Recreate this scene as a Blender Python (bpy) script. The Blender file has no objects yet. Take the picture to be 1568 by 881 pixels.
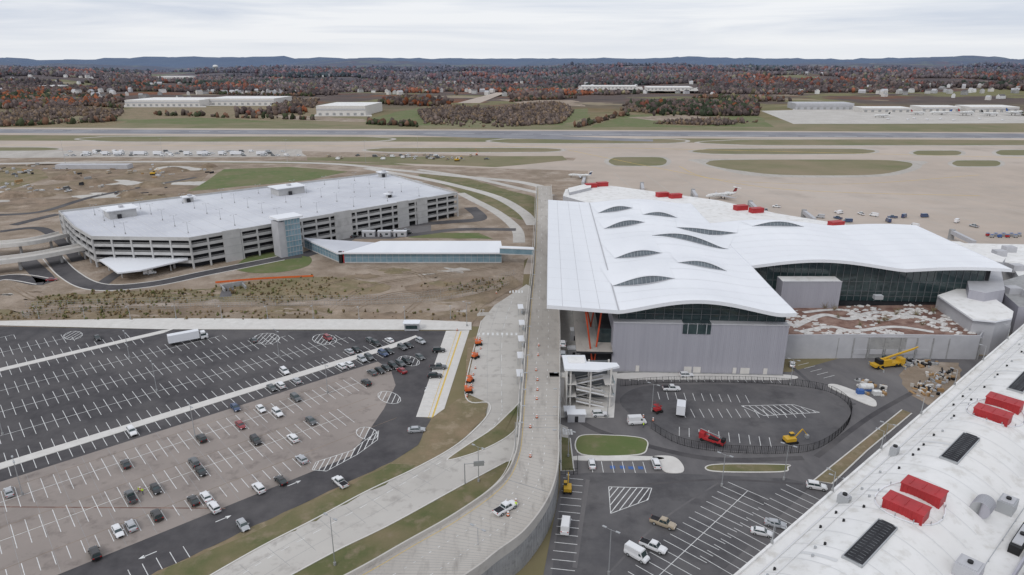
import bpy, math, random, numpy as np
from mathutils import Vector
random.seed(7); rng=np.random.default_rng(7)
scene=bpy.context.scene
# ---------------------------------------------------------------- survey: photo bearing -> ground coordinates (metres)
CAMH=100.0; FP=1045.0; CX,CY=784.0,440.5; PIT=math.radians(18.6)
SP,CP=math.sin(PIT),math.cos(PIT)
def P(u,v,z=0.0):
    x=(u-CX)/FP; y=-(v-CY)/FP
    d=(x, CP+SP*y, -SP+CP*y); t=(z-CAMH)/d[2]
    return Vector((d[0]*t,d[1]*t,z))
# ---------------------------------------------------------------- materials
def mk(name,c1,c2=None,scale=.1,rough=.9,c3=None,scale3=.012,bump=0.0,metal=0,lo=.35,hi=.65,detail=6,coat=0,spec=.3,stretch=None,bscale=None,c4=None,scale4=.6,bd=.3):
    m=bpy.data.materials.new(name); m.use_nodes=True; nt=m.node_tree; b=nt.nodes['Principled BSDF']
    b.inputs['Roughness'].default_value=rough; b.inputs['Metallic'].default_value=metal
    b.inputs['Specular IOR Level'].default_value=spec
    b.inputs['Coat Weight'].default_value=coat
    b.inputs['Base Color'].default_value=(*c1,1)
    if c2 is None: return m
    tc=nt.nodes.new('ShaderNodeTexCoord'); src=tc.outputs['Object']
    if stretch:
        mp=nt.nodes.new('ShaderNodeMapping'); mp.inputs['Scale'].default_value=stretch[:3]
        if len(stretch)>3: mp.inputs['Rotation'].default_value=(0,0,stretch[3])
        nt.links.new(src,mp.inputs[0]); src=mp.outputs[0]
    def layer(prev,col,sc,l,h):
        n=nt.nodes.new('ShaderNodeTexNoise'); n.inputs['Scale'].default_value=sc; n.inputs['Detail'].default_value=detail; n.inputs['Roughness'].default_value=.62
        nt.links.new(src,n.inputs['Vector'])
        r=nt.nodes.new('ShaderNodeMapRange'); r.inputs[1].default_value=l; r.inputs[2].default_value=h
        nt.links.new(n.outputs[0],r.inputs[0])
        x=nt.nodes.new('ShaderNodeMix'); x.data_type='RGBA'
        nt.links.new(r.outputs[0],x.inputs[0])
        if isinstance(prev,tuple): x.inputs[6].default_value=(*prev,1)
        else: nt.links.new(prev,x.inputs[6])
        x.inputs[7].default_value=(*col,1)
        return x.outputs[2],n
    o,n=layer(c1,c2,scale,lo,hi)
    if c3: o,_=layer(o,c3,scale3,.45,.7)
    if c4: o,_=layer(o,c4,scale4,.53,.7)
    nt.links.new(o,b.inputs['Base Color'])
    if bump:
        bp=nt.nodes.new('ShaderNodeBump'); bp.inputs['Strength'].default_value=bump; bp.inputs['Distance'].default_value=bd
        n2=nt.nodes.new('ShaderNodeTexNoise'); n2.inputs['Scale'].default_value=bscale or scale*6; n2.inputs['Detail'].default_value=5
        nt.links.new(src,n2.inputs['Vector']); nt.links.new(n2.outputs[0],bp.inputs['Height']); nt.links.new(bp.outputs[0],b.inputs['Normal'])
    return m
M={}
M['asph_new']=mk('asphalt_new',(.056,.053,.057),(.085,.08,.084),.25,c3=(.125,.117,.117),scale3=.03)
M['asph']=mk('asphalt_worn',(.105,.10,.104),(.145,.138,.14),.2,c3=(.18,.17,.168),scale3=.035,stretch=(1,.5,1,.7))
M['asph_mid']=mk('asphalt_lot',(.082,.079,.084),(.112,.108,.112),.2,c3=(.15,.142,.142),scale3=.04,c4=(.065,.062,.066),scale4=.09)
M['asph_far']=mk('runway_asphalt',(.19,.19,.21),(.27,.27,.29),.02)
M['lot_tan']=mk('weathered_concrete_lot',(.31,.268,.243),(.24,.208,.19),.12,c3=(.36,.315,.285),scale3=.03,detail=8,c4=(.19,.162,.148),scale4=.22)
M['conc']=mk('concrete',(.51,.485,.45),(.43,.405,.375),.12,c3=(.56,.535,.50),scale3=.03,detail=8,c4=(.37,.345,.32),scale4=.3)
M['conc_dk']=mk('concrete_road',(.44,.41,.375),(.375,.345,.312),.15,c3=(.49,.46,.42),scale3=.04,detail=8,stretch=(1,.25,1,0),c4=(.31,.285,.258),scale4=.5)
M['conc_wall']=mk('concrete_wall',(.36,.36,.36),(.28,.28,.28),.3,c4=(.22,.22,.22),scale4=.7)
M['walk']=mk('sidewalk_concrete',(.66,.64,.61),(.57,.55,.52),.4,c3=(.60,.57,.54),scale3=.06)
M['apron']=mk('apron_concrete',(.46,.385,.325),(.40,.34,.29),.03,c3=(.52,.45,.395),scale3=.006,detail=9,c4=(.36,.305,.26),scale4=.012)
M['dirt']=mk('bare_dirt',(.30,.225,.165),(.16,.12,.085),.09,c3=(.19,.15,.085),scale3=.025,detail=12,bump=1,bd=.8,c4=(.38,.30,.235),scale4=.05)
M['dirt2']=mk('pale_dirt',(.37,.30,.24),(.23,.175,.13),.08,c3=(.20,.155,.11),scale3=.022,detail=12,bump=1,bd=.8,c4=(.42,.355,.30),scale4=.045)
M['olive']=mk('rough_grass',(.19,.16,.085),(.27,.205,.135),.15,c3=(.13,.12,.055),scale3=.05,detail=10,bump=.8,bd=.6,c4=(.29,.22,.16),scale4=.12)
M['brown']=mk('dormant_turf',(.27,.20,.13),(.18,.145,.085),.15,c3=(.15,.14,.07),scale3=.05,detail=9,bump=.6,c4=(.33,.26,.185),scale4=.2)
M['grass']=mk('grass',(.10,.115,.045),(.15,.14,.065),.14,c3=(.22,.175,.105),scale3=.045,detail=10,bump=.5,c4=(.235,.19,.125),scale4=.22)
M['grass_b']=mk('bright_grass',(.10,.138,.045),(.135,.15,.06),.08,c3=(.17,.155,.08),scale3=.03,detail=9,c4=(.19,.17,.10),scale4=.15)
M['grass_far']=mk('airfield_grass',(.145,.15,.07),(.20,.175,.10),.02,c3=(.25,.20,.13),scale3=.005,detail=8)
M['paint']=mk('white_road_paint',(.78,.78,.77),(.55,.55,.54),.8)
M['yellow']=mk('yellow_road_paint',(.70,.48,.10),(.62,.44,.12),.8)
M['white']=mk('white_roof_membrane',(.81,.82,.845),(.76,.77,.80),.05,rough=.55,c3=(.72,.735,.765),scale3=.02,stretch=(1,.15,1,.05))
M['white2']=mk('white_membrane_aged',(.79,.78,.77),(.69,.685,.67),.15,rough=.7,c3=(.73,.715,.695),scale3=.05,c4=(.60,.58,.55),scale4=.3)
M['seam']=mk('roof_seam',(.62,.62,.62),rough=.7)
M['fascia']=mk('white_metal_fascia',(.72,.73,.76),rough=.4)
M['panel']=mk('grey_metal_panel',(.345,.34,.38),(.385,.38,.42),.2,rough=.5,stretch=(3,3,.1))
M['panel2']=mk('light_grey_panel',(.48,.48,.50),(.42,.42,.44),.2,rough=.6)
M['precast']=mk('precast_concrete',(.50,.495,.49),(.43,.425,.42),.2,c4=(.37,.365,.36),scale4=.15)
M['deck']=mk('parking_deck_top',(.57,.58,.62),(.50,.51,.55),.05,c3=(.64,.65,.68),scale3=.02)
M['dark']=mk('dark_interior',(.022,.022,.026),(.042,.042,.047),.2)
M['glass']=mk('dark_glass',(.022,.038,.042),(.045,.07,.072),.25,rough=.05,spec=.8)
M['glass_s']=mk('skylight_glass',(.13,.155,.175),(.085,.10,.115),.35,rough=.18,spec=.7)  # grey base colours stand in for sky reflected in the glass
M['glass_b']=mk('blue_glass',(.15,.25,.31),(.22,.33,.39),.3,rough=.1,spec=.7)
M['mull']=mk('aluminium_mullion',(.42,.43,.45),rough=.4)
M['mull_d']=mk('dark_mullion',(.15,.16,.17),rough=.4)
M['metal']=mk('galvanised_steel',(.42,.43,.44),rough=.45,metal=.4)
M['black']=mk('black_paint',(.015,.015,.016),rough=.5)
M['rubber']=mk('rubber',(.02,.02,.02),rough=.9)
M['red']=mk('red_painted_metal',(.44,.035,.04),(.34,.03,.033),.3,rough=.5)
M['orange']=mk('orange_paint',(.66,.14,.035),rough=.4)
M['strut']=mk('orange_red_steel',(.50,.07,.025),rough=.4)
M['yel']=mk('machine_yellow',(.60,.36,.035),rough=.4)
M['mulch']=mk('garden_mulch',(.14,.075,.06),(.22,.13,.10),.3,c3=(.32,.22,.18),scale3=.15)
M['rock']=mk('pale_boulder',(.64,.62,.60),(.47,.45,.43),.6)
M['blue']=mk('blue_tarp',(.05,.12,.33),rough=.5)
M['timber']=mk('timber',(.35,.22,.11))
M['taillight']=mk('tail_light',(.4,.01,.01),rough=.2)
M['headlight']=mk('head_light',(.8,.8,.8),rough=.15)
# ---------------------------------------------------------------- mesh builder
class MB:
    def __init__(s): s.v=[];s.f=[];s.m=[];s.mats=[]
    def mi(s,k):
        m=M[k] if isinstance(k,str) else k
        if m not in s.mats: s.mats.append(m)
        return s.mats.index(m)
    def face(s,pts,k):
        n=len(s.v); s.v+= [tuple(p) for p in pts]; s.f.append(tuple(range(n,n+len(pts)))); s.m.append(s.mi(k))
    def grid(s,rows,k):
        n=len(s.v); w=len(rows[0])
        for r in rows: s.v+=[tuple(p) for p in r]
        i=s.mi(k)
        for a in range(len(rows)-1):
            for b in range(w-1):
                s.f.append((n+a*w+b,n+a*w+b+1,n+(a+1)*w+b+1,n+(a+1)*w+b)); s.m.append(i)
    def prism(s,pts,z0,z1,k,side=None):
        pts=[(p[0],p[1]) for p in pts]
        a=sum(pts[i][0]*pts[(i+1)%len(pts)][1]-pts[(i+1)%len(pts)][0]*pts[i][1] for i in range(len(pts)))
        if a<0: pts=pts[::-1]
        s.face([(x,y,z1) for x,y in pts],k)
        s.face([(x,y,z0) for x,y in pts[::-1]],side or k)
        for i in range(len(pts)):
            p,q=pts[i],pts[(i+1)%len(pts)]
            s.face([(p[0],p[1],z0),(q[0],q[1],z0),(q[0],q[1],z1),(p[0],p[1],z1)],side or k)
    def box(s,cx,cy,z0,z1,lx,ly,k,rot=0,top=None):
        c,n=math.cos(rot),math.sin(rot)
        pts=[(cx+c*x-n*y,cy+n*x+c*y) for x,y in((-lx/2,-ly/2),(lx/2,-ly/2),(lx/2,ly/2),(-lx/2,ly/2))]
        s.prism(pts,z0,z1,top or k,k)
    def cyl(s,p0,p1,r0,r1,k,n=8,caps=True):
        p0,p1=Vector(p0),Vector(p1); d=(p1-p0).normalized()
        u=d.orthogonal().normalized(); w=d.cross(u)
        A=[p0+(u*math.cos(t)+w*math.sin(t))*r0 for t in [2*math.pi*i/n for i in range(n)]]
        B=[p1+(u*math.cos(t)+w*math.sin(t))*r1 for t in [2*math.pi*i/n for i in range(n)]]
        for i in range(n): s.face([A[i],A[(i+1)%n],B[(i+1)%n],B[i]],k)
        if caps: s.face(A[::-1],k); s.face(B,k)
    def beam(s,p0,p1,w,k): s.cyl(p0,p1,w*.7,w*.7,k,4)
    def bar(s,p,q,w,z0,z1,k):
        p=Vector((p[0],p[1])); q=Vector((q[0],q[1])); d=q-p; c=(p+q)/2
        s.box(c.x,c.y,z0,z1,d.length,w,k,math.atan2(d.y,d.x))
    def mesh(s,name,smooth=False):
        me=bpy.data.meshes.new(name); me.from_pydata(s.v,[],s.f)
        for m in s.mats: me.materials.append(m)
        me.polygons.foreach_set('material_index',s.m)
        if smooth: me.polygons.foreach_set('use_smooth',[True]*len(s.f))
        me.update(); return me
    def obj(s,name,parent=None,smooth=False):
        o=bpy.data.objects.new(name,s.mesh(name,smooth)); scene.collection.objects.link(o)
        if parent: o.parent=parent
        return o
def empty(name):
    e=bpy.data.objects.new(name,None); scene.collection.objects.link(e); return e
def px(l,z=0): return [P(u,v,z) for u,v in l]
def cr(pts,n=8,closed=False):
    pts=[Vector(p) for p in pts]; N=len(pts); out=[]
    for i in range(N if closed else N-1):
        g=lambda j: pts[j%N] if closed else pts[max(0,min(N-1,j))]
        a,b,c,d=g(i-1),g(i),g(i+1),g(i+2)
        for k in range(n):
            t=k/n
            out.append(.5*((2*b)+(c-a)*t+(2*a-5*b+4*c-d)*t*t+(3*b-a-3*c+d)*t**3))
    if not closed: out.append(pts[-1])
    return out
def wig(pts,amp,step=4):
    out=[]
    for i in range(len(pts)):
        p,q=Vector(pts[i]),Vector(pts[(i+1)%len(pts)]); n=max(1,min(60,int((q-p).length/step)))
        for k in range(n):
            r=p.lerp(q,k/n); out.append(Vector((r.x+random.uniform(-amp,amp),r.y+random.uniform(-amp,amp),r.z)))
    return out
def sheet(name,pts,z,k):
    b=MB(); b.face([(p[0],p[1],z) for p in pts],k); return b.obj(name)
def offs(line,d):
    out=[]
    for i,p in enumerate(line):
        a=line[max(0,i-1)]; c=line[min(len(line)-1,i+1)]; t=Vector((c[0]-a[0],c[1]-a[1])).normalized()
        out.append(Vector((p[0]-t.y*d,p[1]+t.x*d)))
    return out
def ribbon(b,line,w0,w1,z,k):
    A,B=offs(line,w0),offs(line,w1)
    b.grid([[ (p.x,p.y,z) for p in A],[(p.x,p.y,z) for p in B]],k)
def wall_line(b,line,w,z0,z1,k):
    A,B=offs(line,-w/2),offs(line,w/2)
    b.grid([[(p.x,p.y,z0) for p in A],[(p.x,p.y,z1) for p in A],[(p.x,p.y,z1) for p in B],[(p.x,p.y,z0) for p in B]],k)
def inpoly(x,y,poly):
    c=False; j=len(poly)-1
    for i in range(len(poly)):
        xi,yi=poly[i][0],poly[i][1]; xj,yj=poly[j][0],poly[j][1]
        if (yi>y)!=(yj>y) and x<(xj-xi)*(y-yi)/(yj-yi)+xi: c=not c
        j=i
    return c
# ---------------------------------------------------------------- terrain
_ph=rng.uniform(0,6.28,(14,2)); _an=rng.uniform(0,3.14,14); _wl=np.array([900,1300,1700,2300,2900,3700,4700,6100,650,780,5200,1500,420,500.])
def sm(a,b,x):
    t=np.clip((x-a)/(b-a),0,1); return t*t*(3-2*t)
def hill(x,y):
    x=np.asarray(x,float); y=np.asarray(y,float); s=0*x
    for i in range(14):
        k=6.283/_wl[i]; s=s+np.sin(k*(x*np.cos(_an[i])+y*np.sin(_an[i]))+_ph[i,0])*(_wl[i]/3000)**.5*.55
    r=np.hypot(x,y)
    return s*(sm(1500,3500,r)*10+sm(3500,15000,r)*22)+sm(5000,20000,r)*14
ys=np.concatenate([np.linspace(-400,1400,19),np.geomspace(1480,30000,170)])
tt=np.linspace(-1,1,181)
V=[];Fc=[]
for y in ys:
    W=max(1500,abs(y)*1.25+600)
    xs=tt*W; zs=hill(xs,np.full_like(xs,y))
    V.append(np.stack([xs,np.full_like(xs,y),zs],1))
V=np.concatenate(V); n=len(tt)
for j in range(len(ys)-1):
    for i in range(n-1): Fc.append((j*n+i,j*n+i+1,(j+1)*n+i+1,(j+1)*n+i))
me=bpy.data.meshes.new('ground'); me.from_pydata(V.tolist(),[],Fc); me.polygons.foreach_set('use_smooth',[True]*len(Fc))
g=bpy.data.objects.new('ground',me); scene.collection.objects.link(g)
m=bpy.data.materials.new('terrain'); m.use_nodes=True; nt=m.node_tree; bs=nt.nodes['Principled BSDF']; bs.inputs['Roughness'].default_value=1; bs.inputs['Specular IOR Level'].default_value=.1
tc=nt.nodes.new('ShaderNodeTexCoord')
def noise(sc,det=8,vec=None):
    q=nt.nodes.new('ShaderNodeTexNoise'); q.inputs['Scale'].default_value=sc; q.inputs['Detail'].default_value=det; q.inputs['Roughness'].default_value=.6
    nt.links.new(vec or tc.outputs['Object'],q.inputs['Vector']); return q.outputs[0]
def mr(s,a,b,c=0,d=1):
    r=nt.nodes.new('ShaderNodeMapRange'); r.inputs[1].default_value=a; r.inputs[2].default_value=b; r.inputs[3].default_value=c; r.inputs[4].default_value=d; nt.links.new(s,r.inputs[0]); return r.outputs[0]
def mix(f,a,b):
    x=nt.nodes.new('ShaderNodeMix'); x.data_type='RGBA'; nt.links.new(f,x.inputs[0])
    for s,i in((a,6),(b,7)):
        if isinstance(s,tuple): x.inputs[i].default_value=(*s,1)
        else: nt.links.new(s,x.inputs[i])
    return x.outputs[2]
near=mix(mr(noise(.02),.35,.65),(.15,.145,.07),(.24,.19,.12))
wood=mix(mr(noise(.012),.35,.65),(.085,.07,.068),(.13,.10,.09))
wood=mix(mr(noise(.004,6),.53,.65),wood,(.19,.085,.05))
wood=mix(mr(noise(.0023,7),.53,.57),wood,(.18,.17,.09))
wood=mix(mr(noise(.0035,5),.59,.63),wood,(.29,.24,.175))
sx=nt.nodes.new('ShaderNodeSeparateXYZ'); nt.links.new(tc.outputs['Object'],sx.inputs[0])
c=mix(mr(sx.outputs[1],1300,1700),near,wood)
c=mix(mr(sx.outputs[1],2200,11000,0,.94),c,(.11,.155,.24))  # blue distance haze painted into the base colour, stronger with Y
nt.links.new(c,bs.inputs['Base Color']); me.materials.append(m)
# woodland
ph=(1+5**.5)/2
ico=np.array([(-1,ph,0),(1,ph,0),(-1,-ph,0),(1,-ph,0),(0,-1,ph),(0,1,ph),(0,-1,-ph),(0,1,-ph),(ph,0,-1),(ph,0,1),(-ph,0,-1),(-ph,0,1)])/1.9
icf=np.array([(0,11,5),(0,5,1),(0,1,7),(0,7,10),(0,10,11),(1,5,9),(5,11,4),(11,10,2),(10,7,6),(7,1,8),(3,9,4),(3,4,2),(3,2,6),(3,6,8),(3,8,9),(4,9,5),(2,4,11),(6,2,10),(8,6,7),(9,8,1)])
def woods(name,X,Y,R,C,lo=.55,hi=1.5):
    N=len(X); Z=hill(X,Y)
    hh=R*rng.uniform(.8,1.7,N)
    v=ico[None]*rng.uniform(lo,hi,(N,12,1))
    v=v*np.stack([R,R,hh],1)[:,None,:]
    v=v+np.stack([X,Y,Z+hh*.75],1)[:,None,:]
    f=icf[None]+(np.arange(N)*12)[:,None,None]
    me=bpy.data.meshes.new(name); v=v.reshape(-1,3); f=f.reshape(-1,3)
    me.vertices.add(len(v)); me.vertices.foreach_set('co',v.ravel()); me.loops.add(f.size); me.loops.foreach_set('vertex_index',f.ravel().astype(np.int32))
    me.polygons.add(len(f)); me.polygons.foreach_set('loop_start',np.arange(0,f.size,3,dtype=np.int32))
    me.update(calc_edges=True)
    ca=me.color_attributes.new('Col','FLOAT_COLOR','POINT'); cc=np.repeat(C*rng.uniform(.7,1.35,(N,1)),12,0)*rng.uniform(.65,1.4,(len(v),1)); cc=np.concatenate([cc,np.ones((len(v),1))],1)
    ca.data.foreach_set('color',cc.ravel().astype(np.float32))
    me.materials.append(M['woods']); o=bpy.data.objects.new(name,me); scene.collection.objects.link(o)
mw=bpy.data.materials.new('autumn_canopy'); mw.use_nodes=True; b=mw.node_tree.nodes['Principled BSDF']; b.inputs['Roughness'].default_value=1; b.inputs['Specular IOR Level'].default_value=.05
at=mw.node_tree.nodes.new('ShaderNodeAttribute'); at.attribute_name='Col'; mw.node_tree.links.new(at.outputs['Color'],b.inputs['Base Color']); M['woods']=mw
def dens(x,y):
    return (np.sin(x/310+1.3*np.sin(y/270))+np.sin(y/230+x/520+1.7)+.7*np.sin(x/130-y/170+.5)+.5*np.sin(x/70+y/95))
clear=[(190,420,143,172),(470,585,150,182),(880,1070,128,140),(1160,1568,156,200),(700,780,140,155),(230,300,108,122)]
N=120000
Y=np.exp(rng.uniform(np.log(1270),np.log(6500),N)); X=rng.uniform(-.85,.85,N)*Y
u=CX+FP*X/(Y*CP+CAMH*SP); v_=88.8+FP*CAMH/(Y*CP*CP)*.985
d=dens(X,Y); far=sm(1700,2500,Y); keep=d+far*1.75+rng.uniform(-.5,.5,N)>1.1
keep&=~((Y<1800)&(d<.7))
for a,b_,c_,d_ in clear: keep&=~((u>a)&(u<b_)&(v_>c_)&(v_<d_+2))
X,Y,d=X[keep],Y[keep],d[keep]; N=len(X)
R=rng.uniform(2.6,5.4,N)*(1+(Y-1270)/3000)
cols=np.array([(.115,.09,.085),(.145,.112,.10),(.09,.07,.068),(.165,.12,.10),(.23,.085,.045),(.05,.062,.04),(.16,.14,.08),(.17,.07,.055)])
ci=rng.choice(8,N,p=[.28,.24,.18,.12,.035,.035,.06,.05])
rust=np.sin(X/190+2)+np.sin(Y/160+X/400)+.5*np.sin(X/60+Y/90); ci=np.where((rust>1.15)&(rng.random(N)<.5),4,ci)
ev=np.sin(X/240+.5)+np.sin(Y/210-X/300+2); ci=np.where((ev>1.3)&(rng.random(N)<.45),5,ci)
C=cols[ci]*(1+.22*np.sin(X/420+Y/300))[:,None]; haze=np.clip((Y-1700)/8500,0,.9)[:,None]; C=C*(1-haze)+np.array([[.115,.155,.235]])*haze  # distance haze blended into the crown colours, bluer with Y
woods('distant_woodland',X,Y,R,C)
def inside(poly,N,sp=1):
    P_=px(poly); xs=[p.x for p in P_]; ys_=[p.y for p in P_]; o=[]
    while len(o)<N:
        x=random.uniform(min(xs),max(xs)); y=random.uniform(min(ys_),max(ys_))
        if inpoly(x,y,P_): 
            if math.sin(x/37)+math.sin(y/61+x/90)+random.uniform(-1.5,1.5)>-.6: o.append((x,y))
    return np.array(o)
S=np.concatenate([inside([(650,190),(640,172),(690,163),(760,166),(850,158),(880,170),(860,190),(760,196),(700,194)],3800),inside([(950,170),(980,157),(1080,155),(1165,168),(1120,173),(1000,175)],1700),
   inside([(0,190),(0,172),(90,165),(190,172),(180,180),(60,192)],1500),inside([(0,160),(0,148),(100,140),(180,150),(180,160),(60,165)],1500),inside([(420,160),(440,150),(490,152),(480,166)],500),inside([(1000,190),(1100,184),(1160,188),(1100,193)],300)])
n_=len(S); C=np.array([(.13,.10,.088),(.16,.125,.105),(.18,.13,.09),(.11,.088,.08)])[rng.choice(4,n_)]
woods('airfield_scrub',S[:,0],S[:,1],rng.uniform(1.0,3.2,n_),C,.4,1.7)
hx=[];hy=[]
for (u0,v0),(u1,v1),nn in(((0,194),(180,186),80),((230,176),(480,184),70),((880,196),(960,176),60),((560,190),(640,194),50),((580,160),(640,150),60),((780,156),(880,150),120),((300,142),(480,146),160),((1060,150),(1200,152),160),((100,160),(190,166),60)):
    for i in range(nn):
        t=random.random(); p=P(u0+(u1-u0)*t+random.gauss(0,2),v0+(v1-v0)*t+random.gauss(0,.5)); hx.append(p.x);hy.append(p.y)
hx=np.array(hx);hy=np.array(hy); woods('hedgerow',hx,hy,rng.uniform(1.6,4.5,len(hx)),np.array([(.11,.088,.076),(.06,.07,.04),(.17,.10,.07)])[rng.choice(3,len(hx))],.5,1.6)
# low scrub tufts on the graded site below the garage
T_=[]
for poly,nn in(([(40,480),(60,455),(150,447),(330,443),(330,458),(180,480)],420),([(330,440),(480,422),(590,436),(560,455),(400,468)],260),([(-60,480),(760,474),(720,490),(-60,490)],240),([(600,440),(780,425),(760,452)],80)):
    T_.append(inside(poly,nn))
T_=np.concatenate(T_); n_=len(T_); woods('scrub_tufts',T_[:,0],T_[:,1],rng.uniform(.18,.6,n_),np.array([(.12,.12,.05),(.22,.17,.10),(.15,.11,.06)])[rng.choice(3,n_)],.4,1.6)
# ---------------------------------------------------------------- airfield surfaces
L=lambda l:px(l)
sheet('airfield_grass',L([(-500,176),(560,180),(2000,190),(2300,330),(-700,300)]),.01,'grass_far')
zl=.012
for q,a_,s_,k in(([(100,178),(200,163),(480,163),(500,182),(300,186)],10,60,'brown'),([(560,183),(640,165),(660,175),(660,192),(560,192)],6,40,'grass_b'),([(800,188),(830,172),(900,166),(900,180),(860,192)],6,30,'grass_b'),([(900,195),(960,176),(1160,176),(1180,194)],6,40,'grass_b'),([(1000,190),(1100,182),(1150,188),(1060,193)],5,20,'brown'),
    ([(160,186),(300,180),(420,186),(300,191)],6,30,'grass_b'),([(760,152),(880,154),(900,163),(800,160)],6,30,'dirt2'),([(420,176),(560,182),(560,187),(440,184)],5,30,'dirt2'),([(0,196),(60,184),(200,186),(160,194)],5,30,'olive'),([(-50,150),(30,146),(60,150),(0,156)],5,30,'grass_b'),([(600,196),(700,196),(800,197),(700,199)],5,20,'brown'),([(960,180),(1040,176),(1120,180),(1000,185)],5,20,'dirt2')):
    zl+=.004; sheet('meadow',wig(L(q),a_,s_),zl,k)
sheet('access_track',L([(700,158),(760,142),(775,142),(735,158)]),.08,'apron')
sheet('runway_shoulder',L([(-600,193),(1000,199.7),(2300,207.5),(2300,218.5),(900,211.5),(-600,204)]),.09,'apron')
sheet('runway',L([(-600,196),(1000,201.5),(2300,209),(2300,216),(900,208.5),(-600,201)]),.10,'asph_far')
sheet('cargo_apron',L([(1165,170),(1320,166),(1700,172),(1800,188),(1330,190),(1215,190)]),.09,'conc')
b=MB(); 
b.face([(p.x,p.y,.02) for p in L([(-600,214),(600,217),(900,218),(2400,224),(2600,380),(1300,420),(800,420),(842,300),(760,268),(600,250),(430,246),(-600,252)])],'apron'); b.obj('apron')
sheet('taxiway_road',L([(620,207),(740,204),(1000,214),(1000,217),(720,211)]),.11,'asph_far')
def island(pts,k='grass_far',n=6,z=.045): 
    q=cr(L(pts),n,True); sheet('grass_island',q,z,k)
def capsule(u0,u1,v0,v1,k='grass_far',z=.05):
    m_=(v0+v1)/2; r=(u1-u0)*.12
    island([(u0,m_),(u0+r*.5,v0+(v1-v0)*.15),(u0+r*1.5,v0),(u1-r*1.5,v0),(u1-r*.3,v0+(v1-v0)*.2),(u1,m_),(u1-r*.4,v1-(v1-v0)*.15),(u1-r*1.7,v1),(u0+r*1.7,v1),(u0+r*.6,v1-(v1-v0)*.15)],k,z=z)
for a in[(932,1021,241,254),(1060,1340,228,236),(1398,1472,231,238),(1458,1532,246,255),(1525,1600,230,238),(120,600,209.5,217),(750,1050,213,219.5),(1070,1800,214,222.5),(560,860,227,233),(-200,90,226,231)]: 
    capsule(a[0]-7,a[1]+7,a[2]-.9,a[3]+1.2,'conc_dk',.03); capsule(*a)
island([(1083,249),(1120,245),(1330,245),(1385,248),(1397,253),(1380,261),(1330,268),(1200,268),(1130,261),(1090,254)],z=.05)
sheet('dark_shoulder',cr(L([(1080,243.5),(1390,246),(1412,253),(1395,263),(1340,271),(1180,271),(1120,264),(1070,250)]),4,True),.03,'conc_dk')
b=MB()
ribbon(b,cr(L([(-200,222),(500,223.5),(900,226),(1500,240),(1800,250)])),-.6,.6,.06,'yellow')
ribbon(b,cr(L([(870,230),(1030,262),(1200,290),(1500,300)])),-.4,.4,.06,'yellow')
ribbon(b,cr(L([(1040,255),(1100,275),(1300,282),(1500,268)])),-.3,.3,.06,'yellow')
for i in range(40): 
    p=P(-100+i*45,198.6+ i*.35); b.box(p.x,p.y,.11,.12,30,1.2,'paint')
b.obj('airfield_markings')
b=MB()
for i in range(26):
    u_=760+i*45
    b.bar(P(u_,262+i*.6),P(u_+(u_-784)*.55,340+i*.6),.5,.022,.028,'conc_dk')
for vv in(274,284,296,310,326,345): b.bar(P(860,vv),P(1700,vv+14),.5,.03,.034,'conc_dk')
b.obj('apron_joints')
sheet('construction_yard',wig(L([(-500,240),(480,232),(880,242),(880,247),(600,250),(430,247),(-500,262)]),3,30),.04,'dirt2')
sheet('yard_gravel',wig(L([(-200,233),(460,229),(470,240),(-200,243)]),3,30),.06,'conc_dk')
sheet('far_verge',wig(L([(470,241),(860,239),(870,245),(760,256),(600,250),(470,246)]),2,30),.07,'grass_far')
sheet('bare_ground',wig(L([(-500,255),(300,250),(560,252),(900,262),(900,330),(800,400),(800,500),(-700,500)]),1,30),.03,'dirt2')
sheet('bare_ground',wig(L([(-500,262),(70,252),(330,252),(290,300),(90,325),(-400,330)]),2,25),.04,'dirt')
zz=.05
for i in range(16):
    u0=random.uniform(-40,300); v0=random.uniform(256,312); rx=random.uniform(20,60); ry=rx*random.uniform(.06,.12); zz+=.001
    sheet('graded_ground',wig(cr(L([(u0+rx*math.cos(t)*random.uniform(.6,1.1),v0+ry*math.sin(t)*random.uniform(.6,1.1)) for t in[i_*math.pi/5 for i_ in range(10)]]),3,True),1,5),zz,random.choice(('conc_dk','dirt2','dirt','conc','brown')))
sheet('lawn',wig(L([(288,294),(345,259),(440,256),(535,263),(480,275)]),2,20),.08,'grass_b')
sheet('lawn',wig(L([(-60,275),(10,256),(60,260),(75,272),(20,290)]),2,20),.075,'olive')
sheet('verge',cr(L([(640,268),(700,270),(780,292),(822,305),(818,336),(780,332),(735,312),(690,288)]),6,True),.05,'grass')
b=MB()
zz=.085
for l,w in(([(836,290),(820,284),(780,277),(700,270),(600,260),(480,250),(200,248),(-200,255)],9),([(816,345),(800,325),(760,302),(700,285),(640,272),(560,258)],8),([(845,300),(800,290),(720,272),(640,260)],7),([(795,372),(790,350),(760,325),(722,305),(705,296)],7)):
    ribbon(b,cr(L(l)),-w/2,w/2,zz,'conc'); zz+=.004
b.obj('approach_road')
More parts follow.
